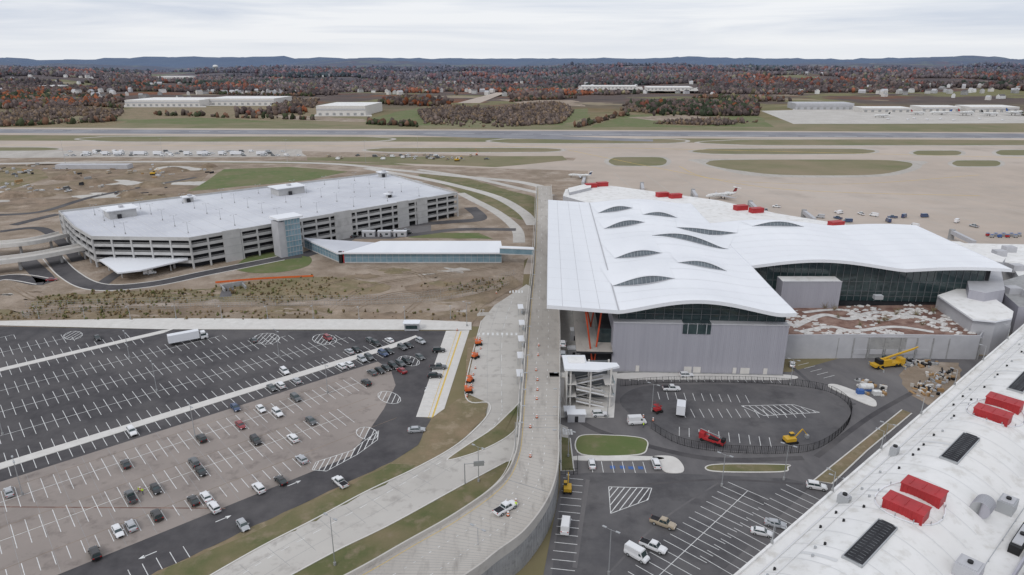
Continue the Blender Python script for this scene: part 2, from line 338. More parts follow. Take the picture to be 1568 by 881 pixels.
# ---------------------------------------------------------------- garage surroundings
b=MB()
zz=.10
for l,w in(([(-60,445),(10,425),(70,432),(40,395),(75,388),(105,420),(150,440),(230,436),(320,418),(430,396),(462,392)],8),([(462,392),(520,372),(560,352),(620,345),(690,340),(735,335),(720,318)],9),([(20,345),(60,335),(90,328)],7),([(-40,330),(60,325),(150,300),(300,272)],6),([(520,350),(600,362),(700,352),(790,352)],7),([(150,440),(200,410),(285,400)],6),([(0,355),(60,350),(95,372),(120,400)],6)):
    ribbon(b,cr(L(l)),-w/2,w/2,zz,'asph_new'); zz+=.004
b.obj('garage_ring_road')
b=MB()
for l,w in(([(-60,445),(10,425),(70,432)],8),([(75,388),(105,420),(150,440),(230,436),(320,418),(430,396)],8)):
    q=cr(L(l)); 
    for s in(-1,1): wall_line(b,offs(q,s*(w/2+.3)),.5,.03,.25,'walk')
b.obj('kerb')
sheet('lawn',cr(L([(360,410),(390,390),(450,386),(476,395),(470,408),(430,417),(385,418)]),6,True),.09,'grass_b')
sheet('lawn',wig(L([(625,364),(650,356),(735,357),(755,366)]),1,10),.09,'grass_b')
sheet('drive_court',L([(490,366),(560,350),(660,345),(660,356),(600,366)]),.09,'asph')
zz=.045
for q,k in(([(40,478),(60,456),(150,449),(330,444),(330,458),(180,478),(80,486)],'olive'),([(110,466),(200,453),(300,455),(270,464)],'brown'),([(330,440),(480,424),(590,436),(560,452),(400,466),(330,460)],'brown'),([(360,436),(470,428),(540,438),(450,452),(380,452)],'olive'),([(500,405),(620,404),(640,425),(520,425)],'dirt2'),([(620,440),(700,425),(790,428),(760,452),(680,462)],'dirt'),([(-200,478),(500,463),(760,470),(720,492),(-200,492)],'dirt'),([(480,470),(600,463),(700,468),(640,480)],'dirt2')):
    zz+=.003; sheet('rough_ground',wig(cr(L(q),4,True),1.5,3),zz,k)
for i in range(60):
    u0=random.uniform(0,785); v0=random.uniform(408,486); rx=random.uniform(6,38); ry=rx*random.uniform(.09,.2)
    zz+=.0006
    q=[(u0+rx*math.cos(t)*random.uniform(.5,1.2),v0+ry*math.sin(t)*random.uniform(.5,1.2)) for t in [i_*math.pi/6 for i_ in range(12)]]
    if v0<440 and u0<470: continue
    sheet('rough_ground',wig(cr(L(q),3,True),.6,1.6),zz,random.choice(('dirt','dirt2','olive','brown','dirt','dirt2','conc_dk','dirt')))
b=MB(); ribbon(b,cr(L([(-100,478),(60,470),(330,466),(560,464),(680,458),(790,432)])),-2,2,.12,'dirt2'); ribbon(b,cr(L([(345,455),(352,440),(372,432)])),-2.5,2.5,.13,'asph')
for l in([(500,478),(560,440),(640,425),(760,410)],[(620,480),(650,450),(640,420),(560,410)],[(20,440),(60,460),(140,465),(240,480)],[(540,476),(600,450),(700,444),(770,452)],[(480,440),(560,425),(660,418)]):
    for s in(-1,1): ribbon(b,cr(L(l)),s*1.1-.3,s*1.1+.3,.125+s*.001,'dirt')
b.obj('dirt_track')
def fence(name,line,h,pick=1.2,k='metal',rails=(.1,.5,1)):
    b=MB(); line=[Vector((p[0],p[1])) for p in line]; acc=0
    for r in rails: wall_line(b,line,.06,h*r-.05+.05,h*r+.05,k)
    for i in range(len(line)-1):
        p,q=line[i],line[i+1]; d=(q-p).length; n=max(1,int(d/pick))
        for j in range(n):
            c=p.lerp(q,j/n); w=.05; acc+=1
            if acc%4==0: w=.12
            b.box(c.x,c.y,.05,h,w,w,k)
    b.obj(name)
fence('chain_link_fence',cr(L([(45,488),(60,481),(330,471),(640,463),(780,437)])),2.2)
fence('chain_link_fence',cr(L([(40,470),(150,466),(330,462),(600,458),(700,445),(790,420)])),2.2)
b=MB(); wall_line(b,cr(L([(330,434),(400,428),(480,424)])),.1,.05,.9,'orange'); b.obj('silt_fence')
b=MB(); c0=P(357,440)
b.box(c0.x,c0.y,.05,2.2,9,.6,'conc_wall',.6); b.box(c0.x-3,c0.y-4,.05,1.6,.6,8,'conc_wall',.6); b.box(c0.x+5,c0.y,.05,1.6,.6,8,'conc_wall',.6); b.obj('culvert_headwall')
# ---------------------------------------------------------------- garage
G=empty('parking_garage')
GA=[P(290,364,16),P(700,295,16),P(590,264,16),P(90,323,16),P(113,346,16),P(140,362,16)]
b=MB(); b.face([(p.x,p.y,15) for p in GA],'deck')
cen=Vector((sum(p.x for p in GA)/6,sum(p.y for p in GA)/6))
b.obj('roof_deck',G)
b=MB(); d_=MB()
def facade(p,q,solid=(),step=8.5):
    p=Vector((p.x,p.y)); q=Vector((q.x,q.y)); d=(q-p); Ln=d.length; d.normalize(); nrm=Vector((d.y,-d.x))
    if (cen-p).dot(nrm)>0: nrm=-nrm
    def pt(s,o): r=p+d*s+nrm*o; return r
    d_.bar(pt(.6,-3),pt(Ln-.6,-3),.3,0,14.9,'dark')  # near-black backing wall stands in for shade inside the openings
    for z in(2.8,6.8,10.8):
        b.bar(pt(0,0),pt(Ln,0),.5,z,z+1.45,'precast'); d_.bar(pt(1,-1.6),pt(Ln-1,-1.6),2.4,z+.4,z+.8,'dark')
        b.bar(pt(0,.02),pt(Ln,.02),.12,z+1.8,z+1.9,'precast'); b.bar(pt(0,.02),pt(Ln,.02),.12,z+2.2,z+2.3,'precast')
    b.bar(pt(0,0),pt(Ln,0),.5,14.4,16.1,'precast')
    n=int(Ln/step)
    for i in range(n+1):
        c=pt(Ln*i/n,.05); b.box(c.x,c.y,0,14.4,.8,.75,'precast',math.atan2(d.y,d.x))
    for s,w in solid:
        c=pt(Ln*s,.12); b.box(c.x,c.y,0,16.4,w,.9,'precast',math.atan2(d.y,d.x))
        for j in range(1,4): 
            c=pt(Ln*s,.6); b.box(c.x,c.y,j*4,j*4+.1,w,.06,'conc_wall',math.atan2(d.y,d.x))
facade(GA[0],GA[1],((.12,9),(.5,11),(.745,8),(.83,8)))
facade(GA[5],GA[0]); facade(GA[4],GA[5]); facade(GA[3],GA[4],((.3,6),)); facade(GA[1],GA[2],((.5,10),)); facade(GA[2],GA[3])
b.obj('facade',G); d_.obj('interior_floors_and_shade_wall',G)
b=MB(); A1=math.radians(43)
def pent(u,v,lx,ly,h):
    p=P(u,v,15); b.box(p.x,p.y,15,15+h,lx,ly,'precast',A1); b.box(p.x,p.y,15+h,15.5+h,lx+2.5,ly+2.5,'white',A1); b.box(p.x+1,p.y,15.5+h,16.6+h,2,3,'panel2',A1)
    b.box(p.x+lx*.2,p.y-ly*.5,15,17.3,2,1.2,'dark',A1)
pent(185,331,14,12,4.5); pent(441,296,18,12,4.5); pent(289,309,5,4,3); pent(586,271,5,4,3.5); pent(596,302,3,3,2)
b.obj('penthouse',G)
tb=MB(); p=P(447,389); tb.box(p.x,p.y,0,20,8.5,8.5,'glass_b',A1); 
c,s=math.cos(A1),math.sin(A1)
def tl(x,y): return (p.x+c*x-s*y,p.y+s*x+c*y)
for i in range(6):
    o=-4.25+i*1.7
    for x,y in((o,-4.3),(-4.3,o),(4.3,o)): q=tl(x,y); tb.box(q[0],q[1],0,20,.16,.16,'mull',A1)
for z in range(2,20,3): tb.box(p.x,p.y,z,z+.3,8.9,8.9,'mull',A1)
q=tl(-6,0); tb.box(q[0],q[1],0,19,3.6,8,'panel2',A1)
tb.box(p.x-1,p.y,20,21,14,11,'white',A1); tb.obj('elevator_tower',G)
b=MB(); ca,sa=math.cos(A1),math.sin(A1); o=GA[0]
inner=[Vector((cen.x+(p.x-cen.x)*.94,cen.y+(p.y-cen.y)*.92)) for p in GA]
for r in range(-1,9):
    bb=6+r*15.5
    for i in range(-60,80):
        a=i*2.7
        for s in(-1,1):
            c0=(o.x+ca*a-sa*(bb+s*2.6),o.y+sa*a+ca*(bb+s*2.6))
            if inpoly(c0[0],c0[1],inner): b.box(c0[0],c0[1],15.012,15.02,.16,5,'paint',A1)
for i in range(24):
    a=-60+i*9
    for bb in range(0,120,6):
        c0=(o.x+ca*a-sa*bb,o.y+sa*a+ca*bb)
        if inpoly(c0[0],c0[1],inner): b.box(c0[0],c0[1],15.006,15.01,.2,6,'panel2',A1)
b.obj('deck_markings',G)
def lamp(name,x,y,h,arms=((1,0),),z=0,k='metal'):
    b=MB(); b.cyl((x,y,z),(x,y,z+.8),.3,.3,'conc_wall',8); b.cyl((x,y,z+.8),(x,y,z+h),.12,.07,k,6)
    for ax_,ay_ in arms:
        b.beam((x,y,z+h-.1),(x+ax_*1.2,y+ay_*1.2,z+h),.05,k); b.box(x+ax_*1.5,y+ay_*1.5,z+h-.05,z+h+.1,.9,.4,k,math.atan2(ay_,ax_))
    return b.obj(name)
for r in range(6):
    for i in range(-3,9):
        a=i*24+4; bb=13.7+r*20
        c0=(o.x+ca*a-sa*bb,o.y+sa*a+ca*bb)
        if inpoly(c0[0],c0[1],inner): lamp('roof_lamp',c0[0],c0[1],6,((ca,sa),(-ca,-sa)),15)
b=MB(); q=px([(152,398),(178,391),(286,388),(288,397),(215,414),(180,418)],5)
b.prism(q,4.4,5.1,'white','fascia')
for u_,v_2 in((165,402),(185,412),(225,408),(260,402),(284,394)): pp=P(u_,v_2,4.4); b.cyl((pp.x,pp.y,0),(pp.x,pp.y,4.4),.3,.3,'precast')
b.obj('exit_canopy')
b=MB()
for l in([(-60,376),(40,368),(98,356)],[(-60,402),(40,391),(128,375)]):
    q=cr([P(u_,v_2,7) for u_,v_2 in l]); A_,B_=offs(q,-4.5),offs(q,4.5)
    b.grid([[(p.x,p.y,6) for p in A_],[(p.x,p.y,6) for p in B_]],'conc')
    for e in(A_,B_): wall_line(b,e,.4,5,7.1,'walk')
    for i in range(2,len(q),5): b.cyl((q[i].x,q[i].y,0),(q[i].x,q[i].y,5.6),.7,.7,'precast',10); 
b.obj('elevated_ramp')
# ---------------------------------------------------------------- pedestrian connector
K=empty('pedestrian_connector')
b=MB(); 
b.prism(px([(583,369),(767,369),(770,387),(524,387)],6),5.2,6,'white','fascia'); b.prism(px([(464,364),(583,372),(583,376.5),(523,387),(516,387)],6),5.1,5.9,'deck','fascia'); b.obj('roof',K)
b=MB()
def gl_wall(b,p,q,z0,z1,step=3,k='glass_b',rows_=(.5,)):
    b.bar(p,q,.2,z0,z1,k); p=Vector((p[0],p[1]));q=Vector((q[0],q[1])); d=(q-p).length; n=max(1,int(d/step))
    for i in range(n+1):
        c=p.lerp(q,i/n); b.box(c.x,c.y,z0,z1+.01,.14,.4,'mull',math.atan2((q-p).y,(q-p).x))
    for r in rows_: b.bar(p,q,.34,z0+(z1-z0)*r-.06,z0+(z1-z0)*r+.06,'mull')
gl_wall(b,P(527,388,5.2),P(768,388,5.2),.6,5.2); b.bar(P(527,388,5.2),P(768,388,5.2),.5,0,.6,'precast')
gl_wall(b,P(466,366,5.2),P(520,388,5.2),.6,5.1); b.bar(P(466,366,5.2),P(520,388,5.2),.5,0,.6,'precast')
gl_wall(b,P(768,388,5.2),P(766,370,5.2),.6,5.2)
q=P(521,388,5.2); b.box(q.x,q.y,0,6.2,1.6,1.6,'black'); b.box(q.x+1.6,q.y+.1,0,6.1,.5,.8,'red')
gl_wall(b,P(524,380,5.2),P(583,371,5.2),0,5); b.obj('glazing',K)
b=MB(); q0=P(766,384,7); q1=P(818,386,7); b.bar(q0,q1,3.5,5.5,6,'precast'); b.bar(q0,q1,3.2,6,8.6,'glass_b'); b.bar(q0,q1,3.8,8.6,9,'white'); b.obj('footbridge',K)
# ---------------------------------------------------------------- long-stay lot (left)
OA=Vector((-24.7,155)); AA=math.radians(41.3); ax=Vector((math.cos(AA),math.sin(AA))); bx=Vector((-ax.y,ax.x))
def Lc(a,b): r=OA+ax*a+bx*b; return (r.x,r.y)
sheet('front_walk',L([(-500,501),(0,492),(255,488),(640,490),(722,494),(722,506),(250,505),(0,499),(-500,515)]),.16,'walk')
lot=L([(-900,520),(0,500),(250,505),(690,507),(640,638),(662,642),(640,682),(600,708),(242,876),(150,925),(-900,1500)])
sheet('parking_lot',lot,.05,'asph_new')
tan=[Lc(-220,60.5),Lc(24,60.5),Lc(24,52),Lc(19,41),Lc(8,30),Lc(-4,20),Lc(-12,13.5),Lc(-220,13.5)]
sheet('concrete_bay',tan,.06,'lot_tan')
b=MB()
b.prism([Lc(-220,67),Lc(36,67),Lc(47,70),Lc(47,71.5),Lc(36,70.5),Lc(-220,70.5)],.05,.2,'walk')
b.prism([Lc(-220,137.3),Lc(-24,137.3),Lc(-20,139),Lc(-24,140.4),Lc(-220,140.4)],.05,.2,'walk'); b.obj('lot_walkway')
sheet('drop_lane',L([(683,507),(719,506),(676,640),(637,639)]),.08,'walk')
b=MB()
for bb in(22.8,34,39.2,50.4,56): b.bar(Lc(-200,bb),Lc(8,bb),.12,.062,.066,'dirt')
for i in range(30): b.bar(Lc(-200+i*6.1,14),Lc(-200+i*6.1,60),.07,.062,.065,'conc_wall')
b.bar(P(-100,776),P(345,779),.35,.067,.07,'mulch'); b.obj('slab_joints')
mk_=MB()
inn=L([(-900,530),(-100,513),(640,517),(655,525),(600,600),(640,655),(600,700),(242,868),(120,930),(-900,1500)])
def tick(x,y,l,ang,k='paint',z=.085,w=.155): mk_.box(x,y,z-.01,z,l,w,k,ang)
rowc=[]
def row(b0,amin,amax,depth=5.2):
    i=math.ceil(amin/2.7)
    while i*2.7<=amax:
        x,y=Lc(i*2.7,b0+depth/2)
        if inpoly(x,y,inn): tick(x,y,depth,AA+math.pi/2)
        i+=1
    rowc.append(b0+depth/2)
def dbl(b0,amin,amax):
    row(b0,amin,amax); row(b0+5.3,amin,amax)
    i=amin
    while i<amax-2.7:
        x,y=Lc(i+1.35,b0+5.25)
        if inpoly(x,y,inn): tick(x,y,2.7,AA)
        i+=2.7
row(.4,-150,-8); row(17.2,-160,-20); dbl(28.5,-160,-2); dbl(45.1,-170,12); row(61.7,-180,28)
row(70.7,-190,36); dbl(81.8,-190,28); dbl(98.4,-190,14); dbl(115,-190,2); row(131.9,-190,-30); row(140.6,-200,-34); dbl(151,-200,-50); dbl(168,-200,-60)
def hatch(pts,ang,k='paint',step=1.6,z=.085):
    c=[sum(p[0] for p in pts)/len(pts),sum(p[1] for p in pts)/len(pts)]
    for i in range(len(pts)):
        p,q=Vector(pts[i][:2]),Vector(pts[(i+1)%len(pts)][:2]); mk_.bar(p,q,.18,z-.01,z,k)
    d=Vector((math.cos(ang),math.sin(ang))); n=Vector((-d.y,d.x))
    for i in range(-25,26):
        ts=[t*.25 for t in range(-80,81) if inpoly(c[0]+n.x*i*step+d.x*t*.25,c[1]+n.y*i*step+d.y*t*.25,pts)]
        if len(ts)>2: 
            a0,a1=min(ts),max(ts); mk_.bar((c[0]+n.x*i*step+d.x*a0,c[1]+n.y*i*step+d.y*a0),(c[0]+n.x*i*step+d.x*a1,c[1]+n.y*i*step+d.y*a1),.22,z-.013,z-.003,k)
def blob(u_,v_2,r0,r1,rot): 
    p=P(u_,v_2); return [(p.x+math.cos(rot)*math.cos(t)*r0-math.sin(rot)*math.sin(t)*r1,p.y+math.sin(rot)*math.cos(t)*r0+math.cos(rot)*math.sin(t)*r1) for t in [i*math.pi/6 for i in range(12)]]
for u_,v_2,r0,r1 in((596,609,5.0,2.8),(562,664,4,2.6),(408,519,6,4.5),(497,520,6,4),(112,514,5,3),(626,553,5,3)): hatch(blob(u_,v_2,r0,r1,AA+1.57),AA+.8)
hatch([tuple(P(u_,v_2)[:2]) for u_,v_2 in((478,720),(484,708),(540,690),(548,683),(580,660),(578,674),(548,696),(500,722))],AA+.8,step=1.3)
for i in range(22):
    f=i/22; p=P(684-46*f,508+131*f).lerp(P(716-41*f,508+131*f),.35); tick(p.x,p.y,4.5,.05,z=.1)
mk_.bar(P(706,508),P(662,640),.5,.09,.1,'yellow'); mk_.bar(P(700,508),P(656,640),.15,.09,.1,'yellow')
for u0,v0,a in((440,745,AA),(330,800,AA),(650,600,1.4),(240,845,AA+3.14)):
    p=P(u0,v0); mk_.bar((p.x,p.y),(p.x+math.cos(a)*2.6,p.y+math.sin(a)*2.6),.25,.075,.085,'paint'); e=(p.x+math.cos(a)*3.6,p.y+math.sin(a)*3.6,.085)
    mk_.face([e,(p.x+math.cos(a)*2.4-math.sin(a)*.6,p.y+math.sin(a)*2.4+math.cos(a)*.6,.085),(p.x+math.cos(a)*2.4+math.sin(a)*.6,p.y+math.sin(a)*2.4-math.cos(a)*.6,.085)],'paint')
# verge & roads
sheet('verge',wig(L([(662,640),(712,604),(716,520),(732,515),(712,600),(746,622),(742,640),(700,682),(640,716),(560,754),(480,797),(400,838),(300,895),(150,990),(100,960),(242,876),(600,708),(640,682)]),.25,3),.1,'brown')
sheet('grass_verge',wig(L([(640,716),(560,754),(480,797),(400,838),(300,895),(150,990),(100,965),(242,880),(420,800),(600,712)]),.8,2.5),.12,'grass')
sheet('gravel_verge',wig(L([(722,500),(738,470),(800,436),(790,428),(730,460),(700,490)]),.5,3),.14,'dirt')
low=L([(806,436),(757,468),(737,492),(712,602)])+L([(748,618),(744,640),(702,680),(640,716),(560,754),(480,797),(400,838),(300,895),(100,1020),(250,1080),(440,885),(520,842),(600,803),(700,748),(775,708),(870,690),(870,655),(835,640),(806,600),(815,440)])
sheet('lower_road',low,.09,'conc')
b=MB()
for l in([(737,492),(712,602),(748,618),(744,640),(702,680),(640,716),(560,754),(480,797),(400,838),(300,895)],[(440,885),(520,842),(600,803),(700,748),(775,708)]):
    wall_line(b,cr(L(l)),.35,.05,.25,'walk')
b.obj('kerb')
def kerbed(name,pts,k,n=6,w=.35,curve=True,h=.22):
    q=cr(L(pts),n,True) if curve else L(pts)
    b=MB(); b.prism(q,.05,h,'walk'); b.obj('kerb')
    q2=[]
    N=len(q)
    ar=sum(q[i].x*q[(i+1)%N].y-q[(i+1)%N].x*q[i].y for i in range(N)); sg=1 if ar>0 else -1
    for i in range(N):
        a_,c_=q[i-1],q[(i+1)%N]; t=Vector((c_.x-a_.x,c_.y-a_.y)).normalized(); q2.append(Vector((q[i].x-t.y*w*sg,q[i].y+t.x*w*sg)))
    return sheet(name,q2,h+.01,k)
kerbed('grass_island',[(684,706),(712,684),(752,658),(782,630),(797,617),(797,645),(780,668),(735,692)],'grass')
sheet('grass_verge',wig(L([(440,885),(520,842),(600,803),(700,748),(775,708),(800,700),(800,740),(760,860),(600,960),(300,1000)]),.3,3),.13,'grass')
for i in range(9): 
    p=P(733+i*7.2,512); mk_.box(p.x,p.y,.095,.105,.8,2.6,'paint')
for i in range(5): p=P(781+i*4.6,447); mk_.box(p.x,p.y,.095,.105,.7,3.5,'paint')
ln=cr(L([(786,455),(770,510),(768,600),(765,640),(722,680),(640,728),(540,785),(420,850),(340,900)]),10)
for i in range(0,len(ln)-1,2): mk_.bar(ln[i],ln[i+1],.15,.095,.102,'paint')
j=MB()
jl=cr(L([(775,460),(757,520),(757,600),(752,640),(705,692),(600,760),(460,835),(360,895)]),30)
dacc=0
for i in range(1,len(jl)-1):
    dacc+=(jl[i]-jl[i-1]).length
    if dacc>6:
        dacc=0; t=(jl[i+1]-jl[i-1]).normalized(); n_=Vector((-t.y,t.x)); c_=Vector((jl[i].x,jl[i].y)); j.bar(c_-n_*4.4,c_+n_*4,.08,.093,.099,'conc_wall')
for f in(-2.2,2.4): 
    q=offs(jl,f)
    for i in range(1,len(q)-2): j.bar(q[i],q[i+1],.07,.092,.098,'conc_wall')
j.obj('pavement_joints')
b=MB()
for u_,v_2 in((799,505),(798,530),(797,556),(796,584),(797,480)):
    p=P(u_,v_2); b.box(p.x,p.y,2.9,3.1,2.2,5.2,'white',.05)
    for dx in(-.9,.9):
        for dy in(-2.4,2.4): b.box(p.x+dx,p.y+dy,.09,2.9,.12,.12,'metal')
    b.box(p.x+.9,p.y,.4,2.7,.05,4.6,'glass_b'); b.box(p.x+.5,p.y,.5,.6,.5,3,'metal')
b.obj('passenger_shelter')
b=MB(); p=P(631,505); b.box(p.x,p.y,.1,3,5.5,3,'panel2'); b.box(p.x,p.y,3,3.3,6.5,4,'white'); b.box(p.x,p.y-1.55,.9,2.3,4.6,.1,'glass'); b.obj('shuttle_shelter')
# ---------------------------------------------------------------- viaduct
VZ=8.0
le=cr([P(u_,v_2,VZ) for u_,v_2 in[(822,285),(820,340),(817,400),(812,450),(807,500),(803,560),(799,610),(796,655),(789,700),(765,742),(700,790),(620,836),(535,884),(380,960),(200,1060)]],10)
re=cr([P(u_,v_2,VZ) for u_,v_2 in[(844,285),(848,340),(851,400),(854,450),(857,500),(857,560),(856,610),(855,655),(854,715),(840,765),(805,815),(760,850),(715,884),(560,980),(330,1120)]],10)
VD=empty('departures_viaduct')
b=MB(); b.grid([[(p.x,p.y,VZ) for p in le],[(p.x,p.y,VZ) for p in re]],'conc_dk'); b.grid([[(p.x,p.y,VZ-1.4) for p in le],[(p.x,p.y,VZ-1.4) for p in re]],'conc_wall'); b.obj('deck',VD)
b=MB()
for e in(le,re): wall_line(b,e,.35,VZ-1.5,VZ+1.0,'conc')
wall_line(b,offs(le,-.9),.15,VZ,VZ+.15,'walk')
b.obj('parapet',VD)
b=MB()
i0=72
wall_line(b,re[i0:],.3,0,VZ-1.5,'conc_wall'); wall_line(b,le[80:],.3,0,VZ-1.5,'conc_wall')
for i in range(i0,len(re)-1,1):
    p=re[i]; t=(re[i+1]-re[i-1]).normalized(); 
    b.box(p.x,p.y,0,VZ-1.5,.12,.42,'conc_wall',math.atan2(t.y,t.x))
b.obj('retaining_wall',VD)
b=MB()
for i in range(3,72,4):
    l_,r_=le[i],re[i]
    b.bar(l_.lerp(r_,.03),l_.lerp(r_,.97),1.4,VZ-2.6,VZ-1.42,'conc')
    for f in(.1,.9): c_=l_.lerp(r_,f); b.cyl((c_.x,c_.y,0),(c_.x,c_.y,VZ-2.6),.6,.6,'conc',12)
b.obj('piers',VD)
b=MB()
for i in range(1,len(le)-1):
    n=max(1,int(((le[i+1]-le[i]).length)/6))
    for k_ in range(n):
        f=k_/n; a_=le[i].lerp(le[i+1],f); c_=re[i].lerp(re[i+1],f); b.bar(a_.lerp(c_,.04),a_.lerp(c_,.96),.07,VZ+.004,VZ+.012,'conc_wall')
for i in(66,70,88):
    b.bar(le[i].lerp(re[i],.03),le[i].lerp(re[i],.97),.22,VZ+.005,VZ+.022,'conc_wall')
for f in(.34,.66):
    q=[a_.lerp(c_,f) for a_,c_ in zip(le,re)]
    for i in range(1,len(q)-1,2): b.bar(q[i],q[i+1].lerp(q[i],.5),.14,VZ+.024,VZ+.03,'paint')
q=[a_.lerp(c_,.08) for a_,c_ in zip(le,re)]; 
for i in range(1,len(q)-1): b.bar(q[i],q[i+1],.12,VZ+.024,VZ+.031,'yellow')
b.obj('deck_markings',VD)
# ---------------------------------------------------------------- service lots (right)
sheet('service_lot',L([(858,622),(940,570),(1210,570),(1300,545),(1560,545),(1700,480),(1700,1500),(600,1300),(700,990),(832,881),(858,745)]),.05,'asph')
sheet('terminal_forecourt',L([(838,450),(940,470),(945,572),(940,640),(858,640)]),.06,'walk')
CY_=[(985,592),(1060,589),(1150,590),(1225,595),(1270,604),(1296,622),(1297,645),(1275,670),(1243,688),(1200,692),(1110,690),(1045,679),(1005,660),(962,632),(950,610)]
sheet('compound_yard',cr(L(CY_),6,True),.065,'asph_mid')
sheet('lower_lot',L([(905,724),(1045,726),(1205,733),(1245,742),(1100,881),(1000,1000),(830,1000),(862,745),(862,728)]),.062,'asph_mid')
sheet('construction_dirt',wig(L([(1375,575),(1400,556),(1470,556),(1475,590),(1420,622),(1395,606)]),.6,3),.07,'dirt2')
b=MB()
for l,w,k in(([(880,640),(930,665),(1080,702),(1230,702)],1.0,'asph_new'),([(1250,700),(1330,640),(1400,600)],.8,'asph_new'),([(900,735),(890,800),(880,870)],.5,'asph'),([(960,745),(1100,735),(1230,742)],.4,'asph_new'),([(930,881),(1010,800),(1100,740)],.25,'asph'),([(1210,560),(1260,600),(1310,620)],.7,'asph_mid')):
    ribbon(b,cr(L(l)),-w,w,.071+random.random()*.004,k)
b.obj('trench_patch')
kerbed('grass_island',[(886,669),(935,667),(985,672),(992,686),(975,698),(890,697)],'grass_b')
kerbed('grass_island',[(1092,712),(1200,712),(1207,717),(1195,724),(1092,723)],'grass')
kerbed('grass_verge',[(1245,736),(1380,628),(1397,634),(1330,690),(1275,742)],'brown',curve=False)
kerbed('grass_island',[(858,670),(874,672),(880,722),(858,722)],'grass',curve=False)
def pad(pts,k='walk',h=.2): b=MB(); b.prism(cr(L(pts),6,True),.05,h,k); b.obj('raised_kerb_island')
pad([(1000,700),(1030,700),(1045,712),(1045,724),(1020,724),(1008,712)]); pad([(886,699),(1000,700),(1005,705),(886,706)]); pad([(955,572),(1100,573),(1208,575),(1208,582),(1090,582),(955,581)])
pad([(1270,594),(1282,590),(1330,608),(1342,618),(1332,622)],h=.25)
def srow(p,q,depth,both=False,sp=2.7,side=1):
    p=Vector(p[:2]) ;q=Vector(q[:2]); d=(q-p); Ln=d.length; d.normalize(); n=Vector((-d.y,d.x))*side; an=math.atan2(n.y,n.x)
    if both: mk_.bar(p,q,.15,.08,.086,'paint')
    for i in range(int(Ln/sp)+1):
        for s in((1,-1) if both else (1,)):
            c_=p+d*i*sp+n*s*depth/2; tick(c_.x,c_.y,depth,an,z=.092)
srow(P(905,707),P(995,708),5,side=-1); srow(P(1145,752),P(985,905),5.2,True); srow(P(1235,757),P(1095,881),5.2,side=-1) ; srow(P(1235,757),P(1095,881),5.2,side=1)
srow(P(893,735),P(878,900),5,side=-1)
srow(P(965,584),P(1200,587),4.5,side=1)
srow(P(1050,640),P(1245,640),5.2,False,side=1); srow(P(1010,612),P(1160,618),5,side=1); srow(P(1222,560),P(1262,580),5); srow(P(1040,668),P(1190,686),5,side=1)
hatch([tuple(P(u_,v_2)[:2]) for u_,v_2 in((932,746),(998,748),(992,766),(935,787))],1.0,step=1.3)
hatch([tuple(P(u_,v_2)[:2]) for u_,v_2 in((1135,622),(1215,620),(1255,632),(1170,637))],1.9,step=1.8)
for i in range(4): p=P(863+i*4,662); mk_.box(p.x,p.y,.095,.1,.6,3.0,'paint')
for i,(u_,v_2) in enumerate(((938,716),(953,716),(966,717),(981,717))): p=P(u_,v_2); mk_.box(p.x,p.y,.086,.09,1.3,1.3,'blue')
mk_.obj('road_markings')
fence('black_security_fence',cr(L([(950,592),(1000,588),(1060,586),(1150,587),(1225,592),(1272,602),(1300,622),(1300,647),(1278,672),(1245,690),(1200,695),(1110,693),(1040,681),(995,656)]),6),2.4,.45,'black',(.08,.95))
fence('chain_link_fence',L([(860,728),(884,727),(884,702)]),1.8,.8,'black')
# ---------------------------------------------------------------- terminal
TO=Vector((11.2,206)); TA=math.radians(-3); tx=Vector((math.cos(TA),math.sin(TA))); ty=Vector((-tx.y,tx.x))
def T(x,y,z=0): r=TO+tx*x+ty*y; return Vector((r.x,r.y,z))
def zr(x,y):
    if x<23: return 24.6-1.4*(x/23)
    if x<74: return 23.2+4*math.sin(math.pi*(x-23)/51)**1.3*(.78+.22*math.cos(y/6.2))
    if x<138: return 22.9+.3*max(0,1-(x-74)/5)+3.4*math.sin(math.pi*(x-74)/64)**1.3*(.8+.2*math.cos((y-52)/9))
    return 22.9+1.2*math.sin(math.pi*min(1,(x-138)/48))
TM=empty('airport_terminal')
def roofpatch(x0,x1,y0,y1,skirts,n=1.5):
    nx=max(2,int((x1-x0)/n)); ny=max(2,int((y1-y0)/n)); b=MB()
    X_=[x0+(x1-x0)*i/nx for i in range(nx+1)]; Y_=[y0+(y1-y0)*i/ny for i in range(ny+1)]
    b.grid([[T(x,y,zr(x,y)) for x in X_] for y in Y_],'white')
    b.grid([[T(x,y,zr(x,y)-1.1) for x in X_] for y in Y_],'fascia')
    o=b.obj('roof_surface',TM,True)
    s=MB()
    if 'S' in skirts: s.grid([[T(x,y0,zr(x,y0)+.15) for x in X_],[T(x,y0,zr(x,y0)-1.1) for x in X_]],'fascia'); 
    if 'N' in skirts: s.grid([[T(x,y1,zr(x,y1)+.15) for x in X_],[T(x,y1,zr(x,y1)-1.1) for x in X_]],'fascia')
    if 'W' in skirts: s.grid([[T(x0,y,zr(x0,y)+.15) for y in Y_],[T(x0,y,zr(x0,y)-1.1) for y in Y_]],'fascia')
    if 'E' in skirts: s.grid([[T(x1,y,zr(x1,y)+.15) for y in Y_],[T(x1,y,zr(x1,y)-1.1) for y in Y_]],'fascia')
    s.obj('roof_fascia',TM)
XE=177
roofpatch(0,23,0,172,'SNW'); roofpatch(23,79,0,172,'SNE'); roofpatch(79,XE,52,124,'SNE')
b=MB(); b.grid([[T(22.8,y,23.35) for y in(0,172)],[T(23.3,y,23.36) for y in(0,172)]],'panel2')
for x in(5,11,17): b.grid([[T(x,y,zr(x,y)+.02) for y in(0,172)],[T(x+.12,y,zr(x,y)+.02) for y in(0,172)]],'panel2')
